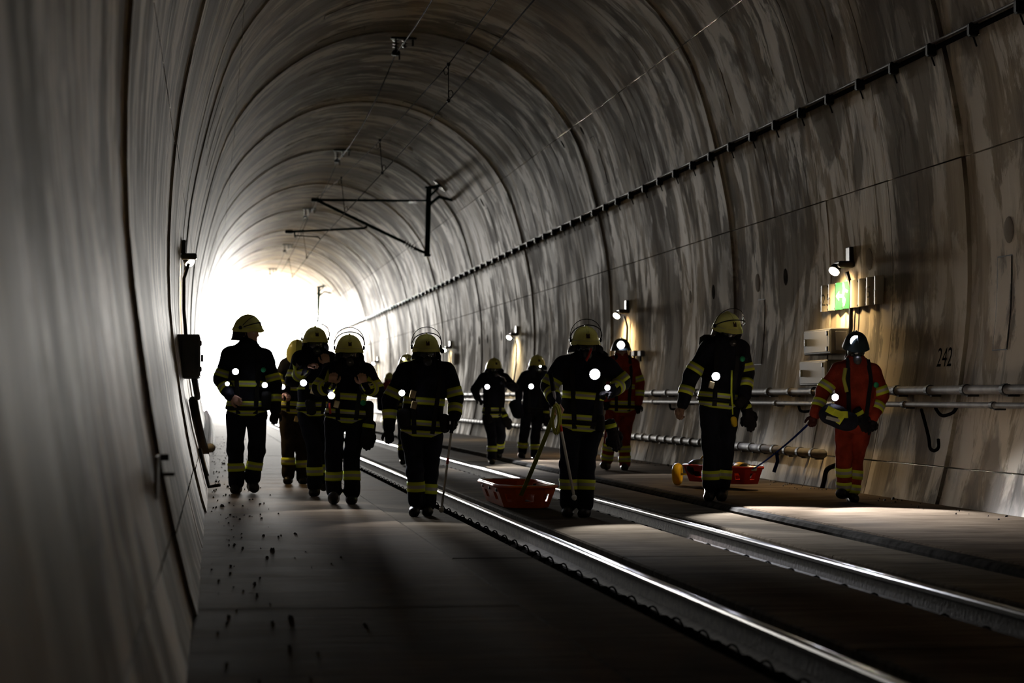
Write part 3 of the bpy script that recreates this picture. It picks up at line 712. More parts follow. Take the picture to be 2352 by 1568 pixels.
def union(fs, k=.03, fold=0.0, seed=0):
    def f(P):
        d = None
        for g in fs:
            e = g(P)
            if d is None: d = e
            else:
                h = np.clip(.5 + .5*(d-e)/k, 0, 1); d = d*(1-h) + e*h - k*h*(1-h)
        if fold > 0:
            s = seed*1.37
            x, y, z = P[:, 0], P[:, 1], P[:, 2]
            d = d + fold*(np.sin(17*z + 9*x + 2.5*np.sin(7*x + s) + s) * np.sin(11*x - 6*z + 13*y + s*2) + .6*np.sin(31*z - 14*x + 3*np.sin(9*z + s) + s*3))
        return d
    f.bb = (np.min([g.bb[0] for g in fs], 0), np.max([g.bb[1] for g in fs], 0)); return f
def nets(f, h, axes=None):
    """surface nets over a rectilinear grid"""
    if axes is None:
        lo, hi = f.bb[0] - 3*h, f.bb[1] + 3*h; axes = [np.arange(lo[i], hi[i] + h, h) for i in range(3)]
    X, Yg, Z = axes; nx, ny, nz = len(X), len(Yg), len(Z)
    G = np.stack(np.meshgrid(X, Yg, Z, indexing='ij'), -1).reshape(-1, 3)
    V = f(G).reshape(nx, ny, nz); ins = V < 0
    c = ins[:-1, :-1, :-1].astype(np.int8)
    tot = sum(ins[i:nx-1+i, j:ny-1+j, k:nz-1+k].astype(np.int8) for i in (0, 1) for j in (0, 1) for k in (0, 1))
    act = (tot > 0) & (tot < 8); I, J, K = np.nonzero(act)
    idx = -np.ones(act.shape, dtype=np.int64); idx[I, J, K] = np.arange(len(I))
    acc = np.zeros((len(I), 3)); cnt = np.zeros(len(I))
    corners = [(i, j, k) for i in (0, 1) for j in (0, 1) for k in (0, 1)]
    for a in corners:
        for ax in range(3):
            if a[ax] == 1: continue
            b = list(a); b[ax] = 1
            va = V[I+a[0], J+a[1], K+a[2]]; vb = V[I+b[0], J+b[1], K+b[2]]
            m = (va < 0) != (vb < 0); t_ = np.where(m, va/np.where(m, va-vb, 1), 0)
            pa = np.stack([X[I+a[0]], Yg[J+a[1]], Z[K+a[2]]], 1); pb = np.stack([X[I+b[0]], Yg[J+b[1]], Z[K+b[2]]], 1)
            acc += np.where(m[:, None], pa + (pb-pa)*t_[:, None], 0); cnt += m
    v = acc/cnt[:, None]; quads = []
    for ax in range(3):
        o1, o2 = [(1, 2), (2, 0), (0, 1)][ax]
        sl0 = [slice(None)]*3; sl1 = [slice(None)]*3; sl0[ax] = slice(0, -1); sl1[ax] = slice(1, None)
        ch = ins[tuple(sl0)] != ins[tuple(sl1)]; A = np.array(np.nonzero(ch)).T
        ok = (A[:, o1] > 0) & (A[:, o2] > 0) & (A[:, o1] < [nx, ny, nz][o1]-1) & (A[:, o2] < [nx, ny, nz][o2]-1); A = A[ok]
        def cell(d1, d2):
            B = A.copy(); B[:, o1] += d1; B[:, o2] += d2; return idx[B[:, 0], B[:, 1], B[:, 2]]
        q = np.stack([cell(-1, -1), cell(0, -1), cell(0, 0), cell(-1, 0)], 1)
        fl = ins[tuple(sl0)][A[:, 0], A[:, 1], A[:, 2]]
        q[~fl] = q[~fl][:, ::-1]; quads.append(q)
    return v, np.concatenate(quads)
def sdf_mesh(name, f, h, material, parent, axes=None):
    v, q = nets(f, h, axes); return mk(name, v, q.tolist(), material, parent, smooth=True)
def march(f, o, d, far=.42, n=60):
    """distance from o along each d to the outside of f"""
    ts = np.linspace(0, far, n); P = o[:, None, :] + d[:, None, :]*ts[None, :, None]
    V = f(P.reshape(-1, 3)).reshape(len(o), n); out = V > 0
    first = np.argmax(out, 1); first = np.where(out.any(1), first, n-1); first = np.maximum(first, 1)
    r = np.arange(len(o)); v0 = V[r, first-1]; v1 = V[r, first]; q = np.clip(v0/np.where(np.abs(v0-v1) < 1e-9, 1, v0-v1), 0, 1)
    return ts[first-1] + (ts[first]-ts[first-1])*q
def ring(f, a, b, s0, s1, off=.006, n=28, rows=(0,), arc=None, lift=None):
    """band hugging f around the axis a-b between the fractions s0 and s1; returns rows of points"""
    a = np.array(a, float); b = np.array(b, float); ax = (b-a)/np.linalg.norm(b-a)
    e1 = np.cross(ax, [0, 1, 0.01]); e1 /= np.linalg.norm(e1); e2 = np.cross(ax, e1)
    R = []
    for s in np.linspace(s0, s1, len(rows)+1):
        w = np.linspace(0, 2*np.pi, n, endpoint=False) if arc is None else np.linspace(arc[0], arc[1], n)
        d = np.cos(w)[:, None]*e1 + np.sin(w)[:, None]*e2; o = np.repeat((a + (b-a)*s)[None], n, 0)
        t_ = march(f, o, d) + off; R.append(o + d*t_[:, None])
    return R
def band(name, f, a, b, s0, s1, parent, rows=(0, 1, 0), mats=None, off=.007, n=28):
    """reflective strip: yellow, silver, yellow"""
    R = ring(f, a, b, s0, s1, off, n, rows); R2 = [R[0]*1.0] + R + [R[-1]*1.0]
    c0 = np.array(a) + (np.array(b)-np.array(a))*s0; c1 = np.array(a) + (np.array(b)-np.array(a))*s1
    R2[0] = c0 + (R[0]-c0)*.93; R2[-1] = c1 + (R[-1]-c1)*.93
    mb = MB(); v = np.concatenate(R2); k = n; f_ = []; m = []
    rr_ = [rows[0]] + list(rows) + [rows[-1]]
    for i in range(len(R2)-1):
        for j in range(k): f_.append((i*k+j, i*k+(j+1) % k, (i+1)*k+(j+1) % k, (i+1)*k+j)); m.append(rr_[i])
    return mk(name, v, f_, mats or [M['hivis'], M['silver']], parent, m, True)
def ribbon(name, pts, nrm_, w, th, material, parent, up=None):
    """flat strap along pts; nrm_ = outward normals"""
    pts = [Vector(p) for p in pts]; mb = MB(); v = []; f = []
    for i, p in enumerate(pts):
        t_ = (pts[min(i+1, len(pts)-1)] - pts[max(i-1, 0)]).normalized(); nn = Vector(nrm_[i]) if isinstance(nrm_, list) else Vector(nrm_)
        sdv = t_.cross(nn).normalized()*w/2; o = nn.normalized()*th
        v += [p - sdv, p + sdv, p + sdv + o, p - sdv + o]
    for i in range(len(pts)-1):
        for k in range(4): f.append((i*4+k, i*4+(k+1) % 4, (i+1)*4+(k+1) % 4, (i+1)*4+k))
    f.append([3, 2, 1, 0]); n_ = (len(pts)-1)*4; f.append([n_, n_+1, n_+2, n_+3])
    return mk(name, v, f, material, parent, smooth=False)
def hand_sdf(wr, tip_dir, palm_n, side, curl=.35, sc=1.0, thick=1.0, spread=1.0):
    """palm and five fingers; side=+1 puts the thumb along palm_n x tip_dir"""
    wr = Vector(wr); d = Vector(tip_dir).normalized(); pn = Vector(palm_n); pn = (pn - d*pn.dot(d)).normalized(); ac = pn.cross(d)*side
    fs = []; r0 = .0105*thick*sc
    for k, (off, L, s0) in enumerate(((.030, .072, .088), (.010, .080, .094), (-.011, .074, .090), (-.030, .058, .082))):
        base = wr + d*s0*sc + ac*off*sc*1.05
        fs.append(cap(wr + d*.02*sc + ac*off*.7*sc, base, .016*thick*sc, .014*thick*sc))
        p = base; ang = 0.12 + curl*.5; seg = L*sc*.42
        sp = ac*off*spread*2.2
        for j in range(3):
            dirv = (d*math.cos(ang) + pn*math.sin(ang) + sp*.5).normalized(); q = p + dirv*seg
            fs.append(cap(p, q, r0*(1.05 - .08*j), r0*(.98 - .08*j))); p = q; ang += curl*(1.15 + .1*k); seg *= .78
    b = wr + d*.03*sc + ac*.030*sc; p1 = b + (d*.55 + ac*.75 + pn*.25).normalized()*.042*sc; p2 = p1 + (d*.8 + ac*.25 + pn*(.3 + curl*.5)).normalized()*.034*sc; p3 = p2 + (d*.8 - ac*.1 + pn*(.3 + curl)).normalized()*.026*sc
    fs += [cap(b, p1, .017*thick*sc, .0135*thick*sc), cap(p1, p2, .013*thick*sc, .0115*thick*sc), cap(p2, p3, .0115*thick*sc, .0095*thick*sc)]
    fs.append(cap(wr - d*.05*sc, wr + d*.035*sc, .028*thick*sc, .028*thick*sc))
    return union(fs, .007*sc)
def helmet(root, c, Rm, sc=1.0, visor=True, dark=False, flap=True, lamp=None, vis_e=(.72, 1.30)):
    """firefighter helmet at head-top centre c, local front = -y; parts go under root"""
    T = Matrix.Translation(c) @ Rm.to_4x4() @ Matrix.Scale(sc, 4)
    hm = M['helmd'] if dark else M['helm']
    def pt(x, y, z): return T @ Vector((x, y, z))
    A, B, Hh = .128, .158, .150
    def dome(scl, inner=False):
        rows_ = []
        for i in range(11):
            e = (math.pi/2)*i/10
            row = []
            for k in range(36):
                w = 2*math.pi*k/36; cxx, sy = math.sin(w), -math.cos(w)
                flare = 1 + .13*max(0, 1 - i/1.4) if not inner else 1
                peak = (1.10 if sy < -.55 and i == 0 and not inner else 1.0)
                ce = math.cos(e)**.86
                z = Hh*math.sin(e)*scl
                if i == 0: z -= .012 + (.012 if abs(sy) < .6 else 0)
                row.append(pt(A*scl*cxx*ce*flare, B*scl*sy*ce*flare*peak, z))
            rows_.append(row)
        return rows_
    mb = MB(); mb.grid(dome(1.0), closed=True); mb.grid([r[::-1] for r in dome(.94, True)], closed=True)
    sh = mb.build('helmet_shell', hm, root, True)
    # comb ridge
    mb = MB(); mb.tube([pt(0, -B*math.cos(e)*1.0, Hh*math.sin(e) + .003) for e in np.linspace(.5, 2.6, 12)], [.004] + [.011*sc]*10 + [.004], 6); mb.build('comb', hm, sh, True)
    if not dark:
        mb = MB(); mb.grid([[pt(A*1.035*math.sin(w), -B*1.035*math.cos(w), z) for w in np.linspace(-2.9, 2.9, 40)] for z in (.008, .024)]); mb.build('reflective_stripe', M['silver'], sh, True)
        mb = MB(); 
        for i in range(3):
            for k in range(3): pass
        mb.grid([[pt(x, -B*1.0*math.sqrt(max(0, 1-(z/Hh)**2))*math.sqrt(max(0, 1-(x/A)**2)) - .006, z) for x in (-.017, 0, .017)] for z in (.050, .062, .076, .090)])
        mb.build('crest', M['crest'], sh, True)
    if flap:
        flap = float(flap)
        rows_ = []
        for i, (r, z) in enumerate(((1.02, .0), (1.03, -.04), (1.06*flap, -.075), (1.13*flap, -.11))):
            rows_.append([pt(A*r*math.sin(w)*1.04, -B*r*math.cos(w)*(1.0 if math.cos(w) < 0 else .9), z + .02*max(0, math.cos(w - math.pi))*0 + (.05 if abs(w - math.pi) > 1.75 else 0)*(i/3)) for w in np.linspace(math.pi - 1.95, math.pi + 1.95, 26)])
        mb = MB(); mb.grid(rows_); mb.grid([[q + (Rm @ Vector((0, 0, -.004))) for q in r][::-1] for r in rows_]); mb.build('neck_guard', M['leather'], root, True)
    if visor:
        def vp(lam, e, rad=1.0):
            x = .150*math.sin(lam)*rad; rho = (.018 + .192*max(0.0, math.cos(lam))**.75)*rad
            return pt(x, -rho*math.cos(e), rho*math.sin(e)*1.02 + .012)
        lams = np.linspace(-1.5, 1.5, 25); es = np.linspace(vis_e[0], vis_e[1], 7)
        mb = MB(); mb.grid([[vp(l, e) for l in lams] for e in es]); vs = mb.build('visor', M['visor'], root, True)
        mb = MB(); mb.tube([vp(l, vis_e[0], 1.005) for l in lams], .0055*sc, 6); mb.build('visor_rim', M['black'], vs, True)
        mb = MB(); mb.tube([vp(l, vis_e[1], 1.005) for l in lams], .0035*sc, 6); mb.build('visor_rim', M['black'], vs, True)
        for sd in (-1, 1):
            mb = MB(); mb.lathe([(.022, 0), (.022, .014), (.012, .02)], frame(pt(sd*.136, 0, .02), Rm @ Vector((sd, 0, 0))), 10)
            mb.build('visor_hinge', M['black'], vs, True)
    if lamp:
        for (lx, lz) in lamp:
            mb = MB(); c0 = pt(lx, .02, lz); d = Rm @ Vector((0, -1, -.05)); mb.lathe([(.012, -.05), (.019, -.045), (.019, .05), (.023, .055), (.023, .075)], frame(c0, d), 12); mb.build('helmet_lamp', M['black'], root, True)
    return T
def mask(root, c, Rm, sc=1.0):
    """full-face breathing mask, local front = -y, c = face centre"""
    T = Matrix.Translation(c) @ Rm.to_4x4() @ Matrix.Scale(sc, 4)
    def pt(x, y, z): return T @ Vector((x, y, z))
    rows_ = [[pt(.086*math.sin(l)*math.cos(e*.8), -.118*math.cos(l)*math.cos(e) + .01, .092*math.sin(e) + .006) for l in np.linspace(-1.35, 1.35, 15)] for e in np.linspace(-1.0, 1.05, 10)]
    mb = MB(); mb.grid(rows_); a = mb.build('mask_lens', M['lens'], root, True)
    loop = rows_[0] + [r[-1] for r in rows_[1:]] + rows_[-1][::-1][1:] + [r[0] for r in rows_[::-1][1:-1]]
    mb = MB(); mb.tube(loop + [loop[0]], .0095*sc, 7); mb.build('mask_frame', M['rubber'], a, True)
    mb = MB(); mb.lathe([(.040, -.02), (.043, .03), (.036, .045), (.030, .05), (.030, .062), (.014, .066)], frame(pt(0, -.095, -.062), Rm @ Vector((0, -1, -.25))), 16); v = mb.build('breathing_valve', M['rubber'], root, True)
    mb = MB(); q = pt(0, -.158, -.062); mb.box(q, (.022*sc, .006, .010*sc)); mb.build('valve_plate', M['silver'], v)
    return T
def torch(root, p, d, r=.028, L=.10, on=True, power=1.0, aim=None, name='torch'):
    p = Vector(p); d = Vector(d).normalized()
    mb = MB(); mb.lathe([(r*.55, -L), (r*.7, -L*.9), (r*.72, -L*.35), (r*1.05, -L*.1), (r*1.12, .004), (r*1.0, .006)], frame(p, d), 14); b = mb.build(name, M['black'], root, True)
    mb = MB(); mb.lathe([(r*.98, .004), (r*.9, .010), (r*.3, .014)], frame(p, d), 14); mb.build('torch_glass', M['torch'] if on else M['lens'], b, True)
    if on and power > 0:
        ld = bpy.data.lights.new('torch_beam', 'SPOT'); ld.energy = TORCH_W*power; ld.color = (.86, .9, 1.0); ld.spot_size = .85; ld.spot_blend = .6; ld.shadow_soft_size = .025
        lo = bpy.data.objects.new('torch_beam', ld); COL.objects.link(lo); lo.parent = root; lo.location = p + d*.03 - origin_of(root)
        lo.rotation_euler = Vector(aim or d).to_track_quat('-Z', 'Y').to_euler()
    return b
def person(spec):
    """spec: pixel positions of the joints in the photograph and how far each stands toward the camera"""
    J = spec['j']; zf = spec.get('zf', .012 if spec.get('left') else 0.0)
    toes = spec['toes']; low = max(toes, key=lambda q: q[1])
    Yt = spec.get('Y') or floor_y(low[0], low[1], zf); Yb = Yt + .17
    def P(u, v, fw=0.0): return at(u, v, Yb - fw)
    g = {k: P(*q) for k, q in J.items()}
    for q in ('sl', 'sr'): g[q].z -= .015
    foot = [P(q[0], q[1], .17 + (q[2] if len(q) > 2 else 0)) for q in toes]
    base = Vector(((foot[0].x + foot[1].x)/2, Yb, zf + cz(Yb)))
    hgt = (g['head'].z + .12 - base.z); sc = spec.get('sc', max(.86, min(1.12, hgt/1.86)))
    root = empty('person', base, spec['label'], 'person', spec.get('group', 'rescue crew walking along the tunnel'))
    col = M[spec.get('col', 'navy')]; tcol = M[spec.get('tcol', spec.get('col', 'navy'))]; seed = spec.get('seed', 1)
    k = sc; face = spec.get('face', (0, 0))           # yaw (+ = image right), pitch (+ = down)
    Rh = (Matrix.Rotation(-face[0]*-1, 3, 'Z') @ Matrix.Rotation(face[1], 3, 'X'))
    hd = g['head']; fr = Rh @ Vector((0, -1, 0))
    sl, sr = g['sl'], g['sr']; smid = (sl+sr)/2; hl, hr = g['hl'], g['hr']; hm_ = (hl+hr)/2
    # inner figure
    nk = smid + Vector((0, .01, .03)); sx = (sr - sl)*.5
    hr_ = Rh
    head = [ell(hd, (.078*k, .098*k, .118*k), hr_), ell(hd + Rh @ Vector((0, -.045*k, -.075*k)), (.052*k, .055*k, .05*k), hr_),
            ell(hd + Rh @ Vector((0, -.102*k, -.022*k)), (.015*k, .022*k, .026*k), hr_), ell(hd + Rh @ Vector((0, -.09*k, .022*k)), (.055*k, .018*k, .014*k), hr_),
            ell(hd + Rh @ Vector((0, -.092*k, -.068*k)), (.026*k, .014*k, .011*k), hr_), ell(hd + Rh @ Vector((-.08*k, .01, -.015*k)), (.012*k, .02*k, .032*k), hr_), ell(hd + Rh @ Vector((.08*k, .01, -.015*k)), (.012*k, .02*k, .032*k), hr_),
            cap(hd + Vector((0, .02, -.06*k)), nk, .056*k, .06*k)]
    arms = []
    for s in ('l', 'r'):
        arms += [cap(g['s'+s].lerp(smid, .15), g['e'+s], .05*k, .042*k), cap(g['e'+s], g['w'+s], .042*k, .028*k)]
    legs = []
    for s in ('l', 'r'): legs += [cap(g['h'+s], g['k'+s], .075*k, .055*k), cap(g['k'+s], g['a'+s], .052*k, .038*k)]
    tors = [cap(smid - Vector((0, 0, .10*k)), hm_, .12*k, .12*k, (1.15, .8, 1)), cap(sl.lerp(smid, .2), sr.lerp(smid, .2), .06*k, .06*k)]
    bodyf = union(head + arms + legs + tors, .02*k)
    lo, hi = bodyf.bb; hx = np.concatenate([np.arange(lo[0] - .06, hd.x - .11, .028), np.arange(hd.x - .11, hd.x + .11, .010), np.arange(hd.x + .11, hi[0] + .07, .028)])
    hy = np.concatenate([np.arange(lo[1] - .06, hd.y - .15, .028), np.arange(hd.y - .15, hd.y + .12, .011), np.arange(hd.y + .12, hi[1] + .07, .028)])
    hz = np.concatenate([np.arange(lo[2] - .06, hd.z - .16, .032), np.arange(hd.z - .16, hi[2] + .04, .010)])
    sdf_mesh('body', bodyf, None, M['skin'], root, [hx, hy, hz])
    for s in (-1, 1):
        e = hd + Rh @ Vector((s*.031*k, -.088*k, .004*k)); mb = MB(); mb.lathe([(.002, -.011*k), (.009*k, -.006*k), (.011*k, 0), (.009*k, .006*k), (.002, .011*k)], frame(e, fr), 10)
        mb.build('eye', M['eye'], root, True)
    # jacket
    bulk = spec.get('bulk', 1.0)
    tj = [cap(smid - Vector((0, 0, .11*k)), hm_ + Vector((0, 0, .10*k)), .170*k*bulk, .160*k*bulk, (1.22, .92, 1)),
          cap(sl.lerp(smid, .22) - Vector((0, 0, .01)), sr.lerp(smid, .22) - Vector((0, 0, .01)), .088*k, .088*k),
          cap(hl.lerp(hm_, .35) + Vector((0, 0, .06*k)), hr.lerp(hm_, .35) + Vector((0, 0, .06*k)), .125*k*bulk, .125*k*bulk),
          cap(smid + Vector((0, .0, -.02)), smid.lerp(hd, .52), .12*k, .098*k),
          cap(smid.lerp(hd, .36), sl.lerp(smid, .22), .085*k, .085*k), cap(smid.lerp(hd, .36), sr.lerp(smid, .22), .085*k, .085*k)]
    aj = {}
    for s in ('l', 'r'):
        sh, el, wr = g['s'+s].lerp(smid, .10), g['e'+s], g['w'+s]
        aj[s] = [cap(sh, el, .098*k, .080*k), cap(el, wr, .080*k, .064*k)]
    torf = union(tj, .06*k, .004, seed); armf = {s: union(aj[s], .03*k, .004, seed + 3) for s in aj}
    jf = union([torf] + [armf[s] for s in aj], .035*k)
    sdf_mesh('jacket', jf, .0150*max(1, Yb/26), col, root)
    # trousers
    lj = {}
    for s in ('l', 'r'):
        kn, an = g['k'+s], g['a'+s]; lj[s] = [cap(g['h'+s].lerp(hm_, .04) - Vector((0, 0, .02)), kn, .114*k, .087*k), cap(kn, an + (kn-an)*.02, .087*k, .087*k)]
    legf = {s: union(lj[s], .04*k, .005, seed + 5) for s in lj}
    hipf = union([cap(hl.lerp(hm_, .25), hr.lerp(hm_, .25), .112*k, .112*k)], .03)
    tf = union([hipf] + [legf[s] for s in lj], .022*k)
    sdf_mesh('trousers', tf, .0155*max(1, Yb/26), tcol, root)
    # boots
    for i, s in enumerate(('l', 'r')):
        an = g['a'+s]; to = foot[i]; rb = .048*k
        sole = Vector((to.x, to.y + .045, to.z + rb*.9)); heel = an + (an - g['k'+s]).normalized()*.05*k
        hl_ = Vector((an.x, an.y + .035*k, max(base.z + .045*k, an.z - .085*k)))
        bf = union([cap(an + (g['k'+s]-an)*.2, hl_, .062*k, .058*k), cap(hl_, sole, .056*k, .050*k), cap(hl_ + Vector((0, -.05, 0)), sole + Vector((0, .02, -.004)), .05*k, .05*k)], .03*k)
        zc = base.z
        def clip(P, f=bf, z=zc): return np.maximum(f(P), (z - P[:, 2]))
        clip.bb = bf.bb; b = sdf_mesh('boot', clip, .0125*max(1, Yb/26), M['boot'], root)
    # reflective strips
    for s in ('l', 'r'):
        if 'arm' in spec.get('bands', 'arm leg waist chest'):
            band('sleeve_band', armf[s], g['s'+s], g['e'+s], .60, .60 + .085/max(.2, (g['e'+s]-g['s'+s]).length), root, spec.get('rows', (0, 1, 0)))
            band('cuff_band', armf[s], g['e'+s], g['w'+s], .38, .38 + .085/max(.18, (g['w'+s]-g['e'+s]).length), root, spec.get('rows', (0, 1, 0)))
        if 'leg' in spec.get('bands', 'arm leg waist chest'):
            L = (g['a'+s]-g['k'+s]).length; q0 = spec.get('legband', .42)
            band('trouser_band', legf[s], g['k'+s], g['a'+s], q0, q0 + .095/L, root)
            if spec.get('dbl'): band('trouser_band', legf[s], g['k'+s], g['a'+s], q0 + .15/L, q0 + .24/L, root)
    top = smid - Vector((0, 0, .05)); bot = hm_
    TL = (top-bot).length
    if 'chest' in spec.get('bands', 'arm leg waist chest'):
        c0 = spec.get('chest', .38); band('chest_band', torf, top, bot, c0, c0 + .07/TL, root, (0, 1, 0))
    if 'waist' in spec.get('bands', 'arm leg waist chest'):
        band('hem_band', torf, top, bot, .76, .76 + .065/TL, root, (0, 1, 0))
        band('hem_band', torf, top, bot, .94, .94 + .06/TL, root, (0, 1, 0))
    if spec.get('scba', True):
        band('waist_belt', torf, top, bot, .86, .86 + .04/TL, root, (0,), [M['black']], .016)
        for s, sg in (('l', -1), ('r', 1)):
            a0 = smid + sx*(.52*sg); pts = []; ns = []
            for q in np.linspace(-.35, 1.0, 12):
                if q < 0: o = np.array(a0) + np.array([0, .16*(-q)/.35, -.02 + .05*(1+q/.35)*0]); dirv = np.array([0, .25, 1.0])
                elif q < .15: o = np.array(a0) + np.array([0, -.04*q/.15, 0]); dirv = np.array([0, -.4, .9])
                else: o = np.array(a0.lerp(hm_ + (hr-hl)*(.30*sg), (q-.15)/.85)); dirv = np.array([.15*sg, -1, 0.0])
                dirv = dirv/np.linalg.norm(dirv); t_ = march(torf, o[None], dirv[None])[0]; pts.append(Vector(o + dirv*(t_ + .006))); ns.append(Vector(dirv))
            ribbon('shoulder_strap', pts, ns, .048*k, .008, M['black'], root)
        bk = smid + Vector((0, .20*k, -.22*k)); bb = hm_ + Vector((0, .19*k, .04))
        ax = (bk - bb).normalized(); tp = bk + ax*.12
        mb = MB(); R_ = .078*k; L = (tp-bb).length; mb.lathe([(.03, 0), (R_*.8, .02), (R_, .06), (R_, L-.07), (R_*.8, L-.03), (.035, L), (.02, L+.02), (.02, L+.04)], frame(bb, ax), 16)
        cy = mb.build('air_cylinder', M['tank'], root, True)
        mb = MB(); mb.box((bk+bb)/2 + Vector((0, -.06, 0)), (.24*k, .05, (bk-bb).length), bev=.02); mb.build('back_plate', M['black'], root)
        if spec.get('roll'):                                        # padded top of the set behind the neck
            c = smid + Vector((spec['roll'], .15, .06)); mb = MB(); mb.lathe([(.03, -.10), (.075*k, -.07), (.085*k, 0), (.075*k, .06), (.03, .09)], frame(c, (0, 0, 1)), 14); mb.build('cylinder_cover', M['black'], root, True)
    # hands
    for i, s in enumerate(('l', 'r')):
        hdv = spec['hands'][i]
        if hdv is None: continue
        end = P(*hdv['to']); wr = g['w'+s]; d = end - wr
        if d.length < .02: d = wr - g['e'+s]
        d.normalize(); pn = Vector(hdv.get('palm', (0, .3, 0) if abs(d.z) > .6 else (0, 0, -1)))
        if (pn - d*pn.dot(d)).length < .1: pn = Vector((0, 1, .2))
        gl = hdv.get('glove', True); sgn = hdv.get('side', 1 if s == 'l' else -1)
        hf = hand_sdf(wr + d*.02, d, pn, sgn, hdv.get('curl', .45), k*1.02, 1.28 if gl else 1.0)
        h = sdf_mesh('glove' if gl else 'hand', hf, .0066*max(1, Yb/26), M[hdv.get('m', 'glove' if gl else 'skin')], root)
        if gl and hdv.get('cuff'):
            mb = MB(); mb.lathe([(.048*k, -.07), (.052*k, -.02), (.046*k, .03)], frame(wr, d), 14); mb.build('glove_cuff', M[hdv['cuff']], h, True)
    # head gear
    if spec.get('mask', True): mask(root, hd + Rh @ Vector((0, -.012*k, -.02*k)), Rh, k*1.06)
    if spec.get('hood', True):                                       # flame hood round the neck
        hf = union([ell(hd + Rh @ Vector((0, .025*k, 0)), (.090*k, .098*k, .128*k), Rh), cap(hd + Vector((0, .02, -.07*k)), nk, .078*k, .10*k)], .04)
        def cut(P, f=hf, c=np.array(hd + fr*.055*k), n=np.array(fr)): return np.maximum(f(P), (P - c) @ n)
        cut.bb = hf.bb; sdf_mesh('hood', cut, .014*max(1, Yb/26), M['navy'], root)
    T = helmet(root, hd + Rh @ Vector((0, .012*k, .030*k)), Rh, k*spec.get('hs', 1.06), spec.get('visor', True), spec.get('dark', False), spec.get('flap', True), spec.get('hlamp'), spec.get('vis_e', (.72, 1.30)))
    for (u, v, fw, r, pw) in spec.get('torches', []):
        p = P(u, v, fw); aim = Vector((random.uniform(-.12, .12), -1, -.62))
        torch(root, p, (0, -1, -.12), r*1.25, .11, True, pw, aim)
    for (u, v, fw) in spec.get('tags', []):
        mb = MB(); q = P(u, v, fw); mb.box(q, (.055, .025, .075), Matrix.Rotation(.25, 3, 'Y'), bev=.01); mb.build('radio_tag', M['label'], root)
    for (u, v, fw) in spec.get('dots', []):
        mb = MB(); mb.lathe([(.03, 0), (.028, .012), (.01, .018)], frame(P(u, v, fw), (0, -1, 0)), 12); mb.build('status_light', M['green'], root, True)
    for (u0, v0, u1, v1, fw) in spec.get('spare', []):               # spare gloves clipped to the belt
        a, b = P(u0, v0, fw), P(u1, v1, fw)
        for q in (0, 1):
            o = Vector((.035*q, .045*q, -.02*q)); hf = hand_sdf(a + o, (b-a).normalized(), (0, 1, .1), 1 if q else -1, .12, 1.22*k, 1.35, 1.3); sdf_mesh('spare_glove', hf, .0085*max(1, Yb/26), M['glove'], root)
        mb = MB(); mb.lathe([(.05*k, -.09), (.062*k, -.03), (.055*k, .02)], frame(a, b-a), 12); mb.build('spare_glove_cuff', M['glove'], root, True)
        mb = MB(); mb.lathe([(.060*k, -.05), (.063*k, -.03), (.061*k, -.01)], frame(a, b-a), 12); mb.build('spare_glove_band', M['hivis'], root, True)
    for (u0, v0, u1, v1, r, fw, mname) in spec.get('pouch', []):
        a, b = P(u0, v0, fw), P(u1, v1, fw); f = cap(a, b, r, r*.9, (1.2, .7, 1)); sdf_mesh('pouch', f, .014, M[mname], root)
    for pts, fw, r, mname in spec.get('hose', []):
        mb = MB(); mb.tube([P(u, v, fw) for u, v in pts], r, 8); mb.build('air_hose', M[mname], root, True)
    return root, g, P, Yb

# ------------------------------------------------------------------ the crew
def J(head, sl, sr, el, er, wl, wr, hl, hr, kl, kr, al, ar):
    return dict(head=head, sl=sl, sr=sr, el=el, er=er, wl=wl, wr=wr, hl=hl, hr=hr, kl=kl, kr=kr, al=al, ar=ar)
p1 = person(dict(label='tall firefighter in dark gear at far left, silhouetted against the daylight', left=True, seed=1, mask=False, face=(1.0, .05), sc=1.08,
    j=J((571, 764), (524, 812), (612, 818), (507, 872), (630, 886, .02), (528, 908, .16), (632, 940, .06), (541, 950), (592, 950), (541, 1030, .06), (590, 1032), (543, 1108, .05), (580, 1098, -.02)),
    toes=[(540, 1133), (584, 1129, .06)], hands=[dict(to=(541, 917, .20), glove=False, curl=.8, palm=(.3, 1, 0)), dict(to=(626, 985, .05), curl=.6)],
    bands='arm leg waist chest', rows=(0, 1, 0), torches=[(541, 853, .24, .030, .2), (522, 881, .22, .020, 0), (608, 884, .20, .026, 0)], dots=[(605, 849, .19)],
    pouch=[(612, 905, 612, 935, .05, .14, 'black')], vis_e=(.35, .8)))
p2 = person(dict(label='firefighter with bowed luminous helmet, between the two leftmost firefighters', left=True, seed=2, tcol='navy2', mask=False, face=(-.15, .95), visor=False,
    j=J((683, 812, .12), (655, 836), (708, 836), (641, 872), (716, 876), (650, 900, .16), (706, 905, .16), (657, 945), (694, 945), (662, 1022, .05), (693, 1030), (662, 1092, .04), (695, 1096)),
    toes=[(660, 1111), (698, 1112)], hands=[dict(to=(660, 908, .22), glove=False, curl=.7), dict(to=(696, 912, .22), curl=.6)], torches=[(649, 888, .26, .026, .2)], legband=.40,
    tags=[(681, 962, .2)]))
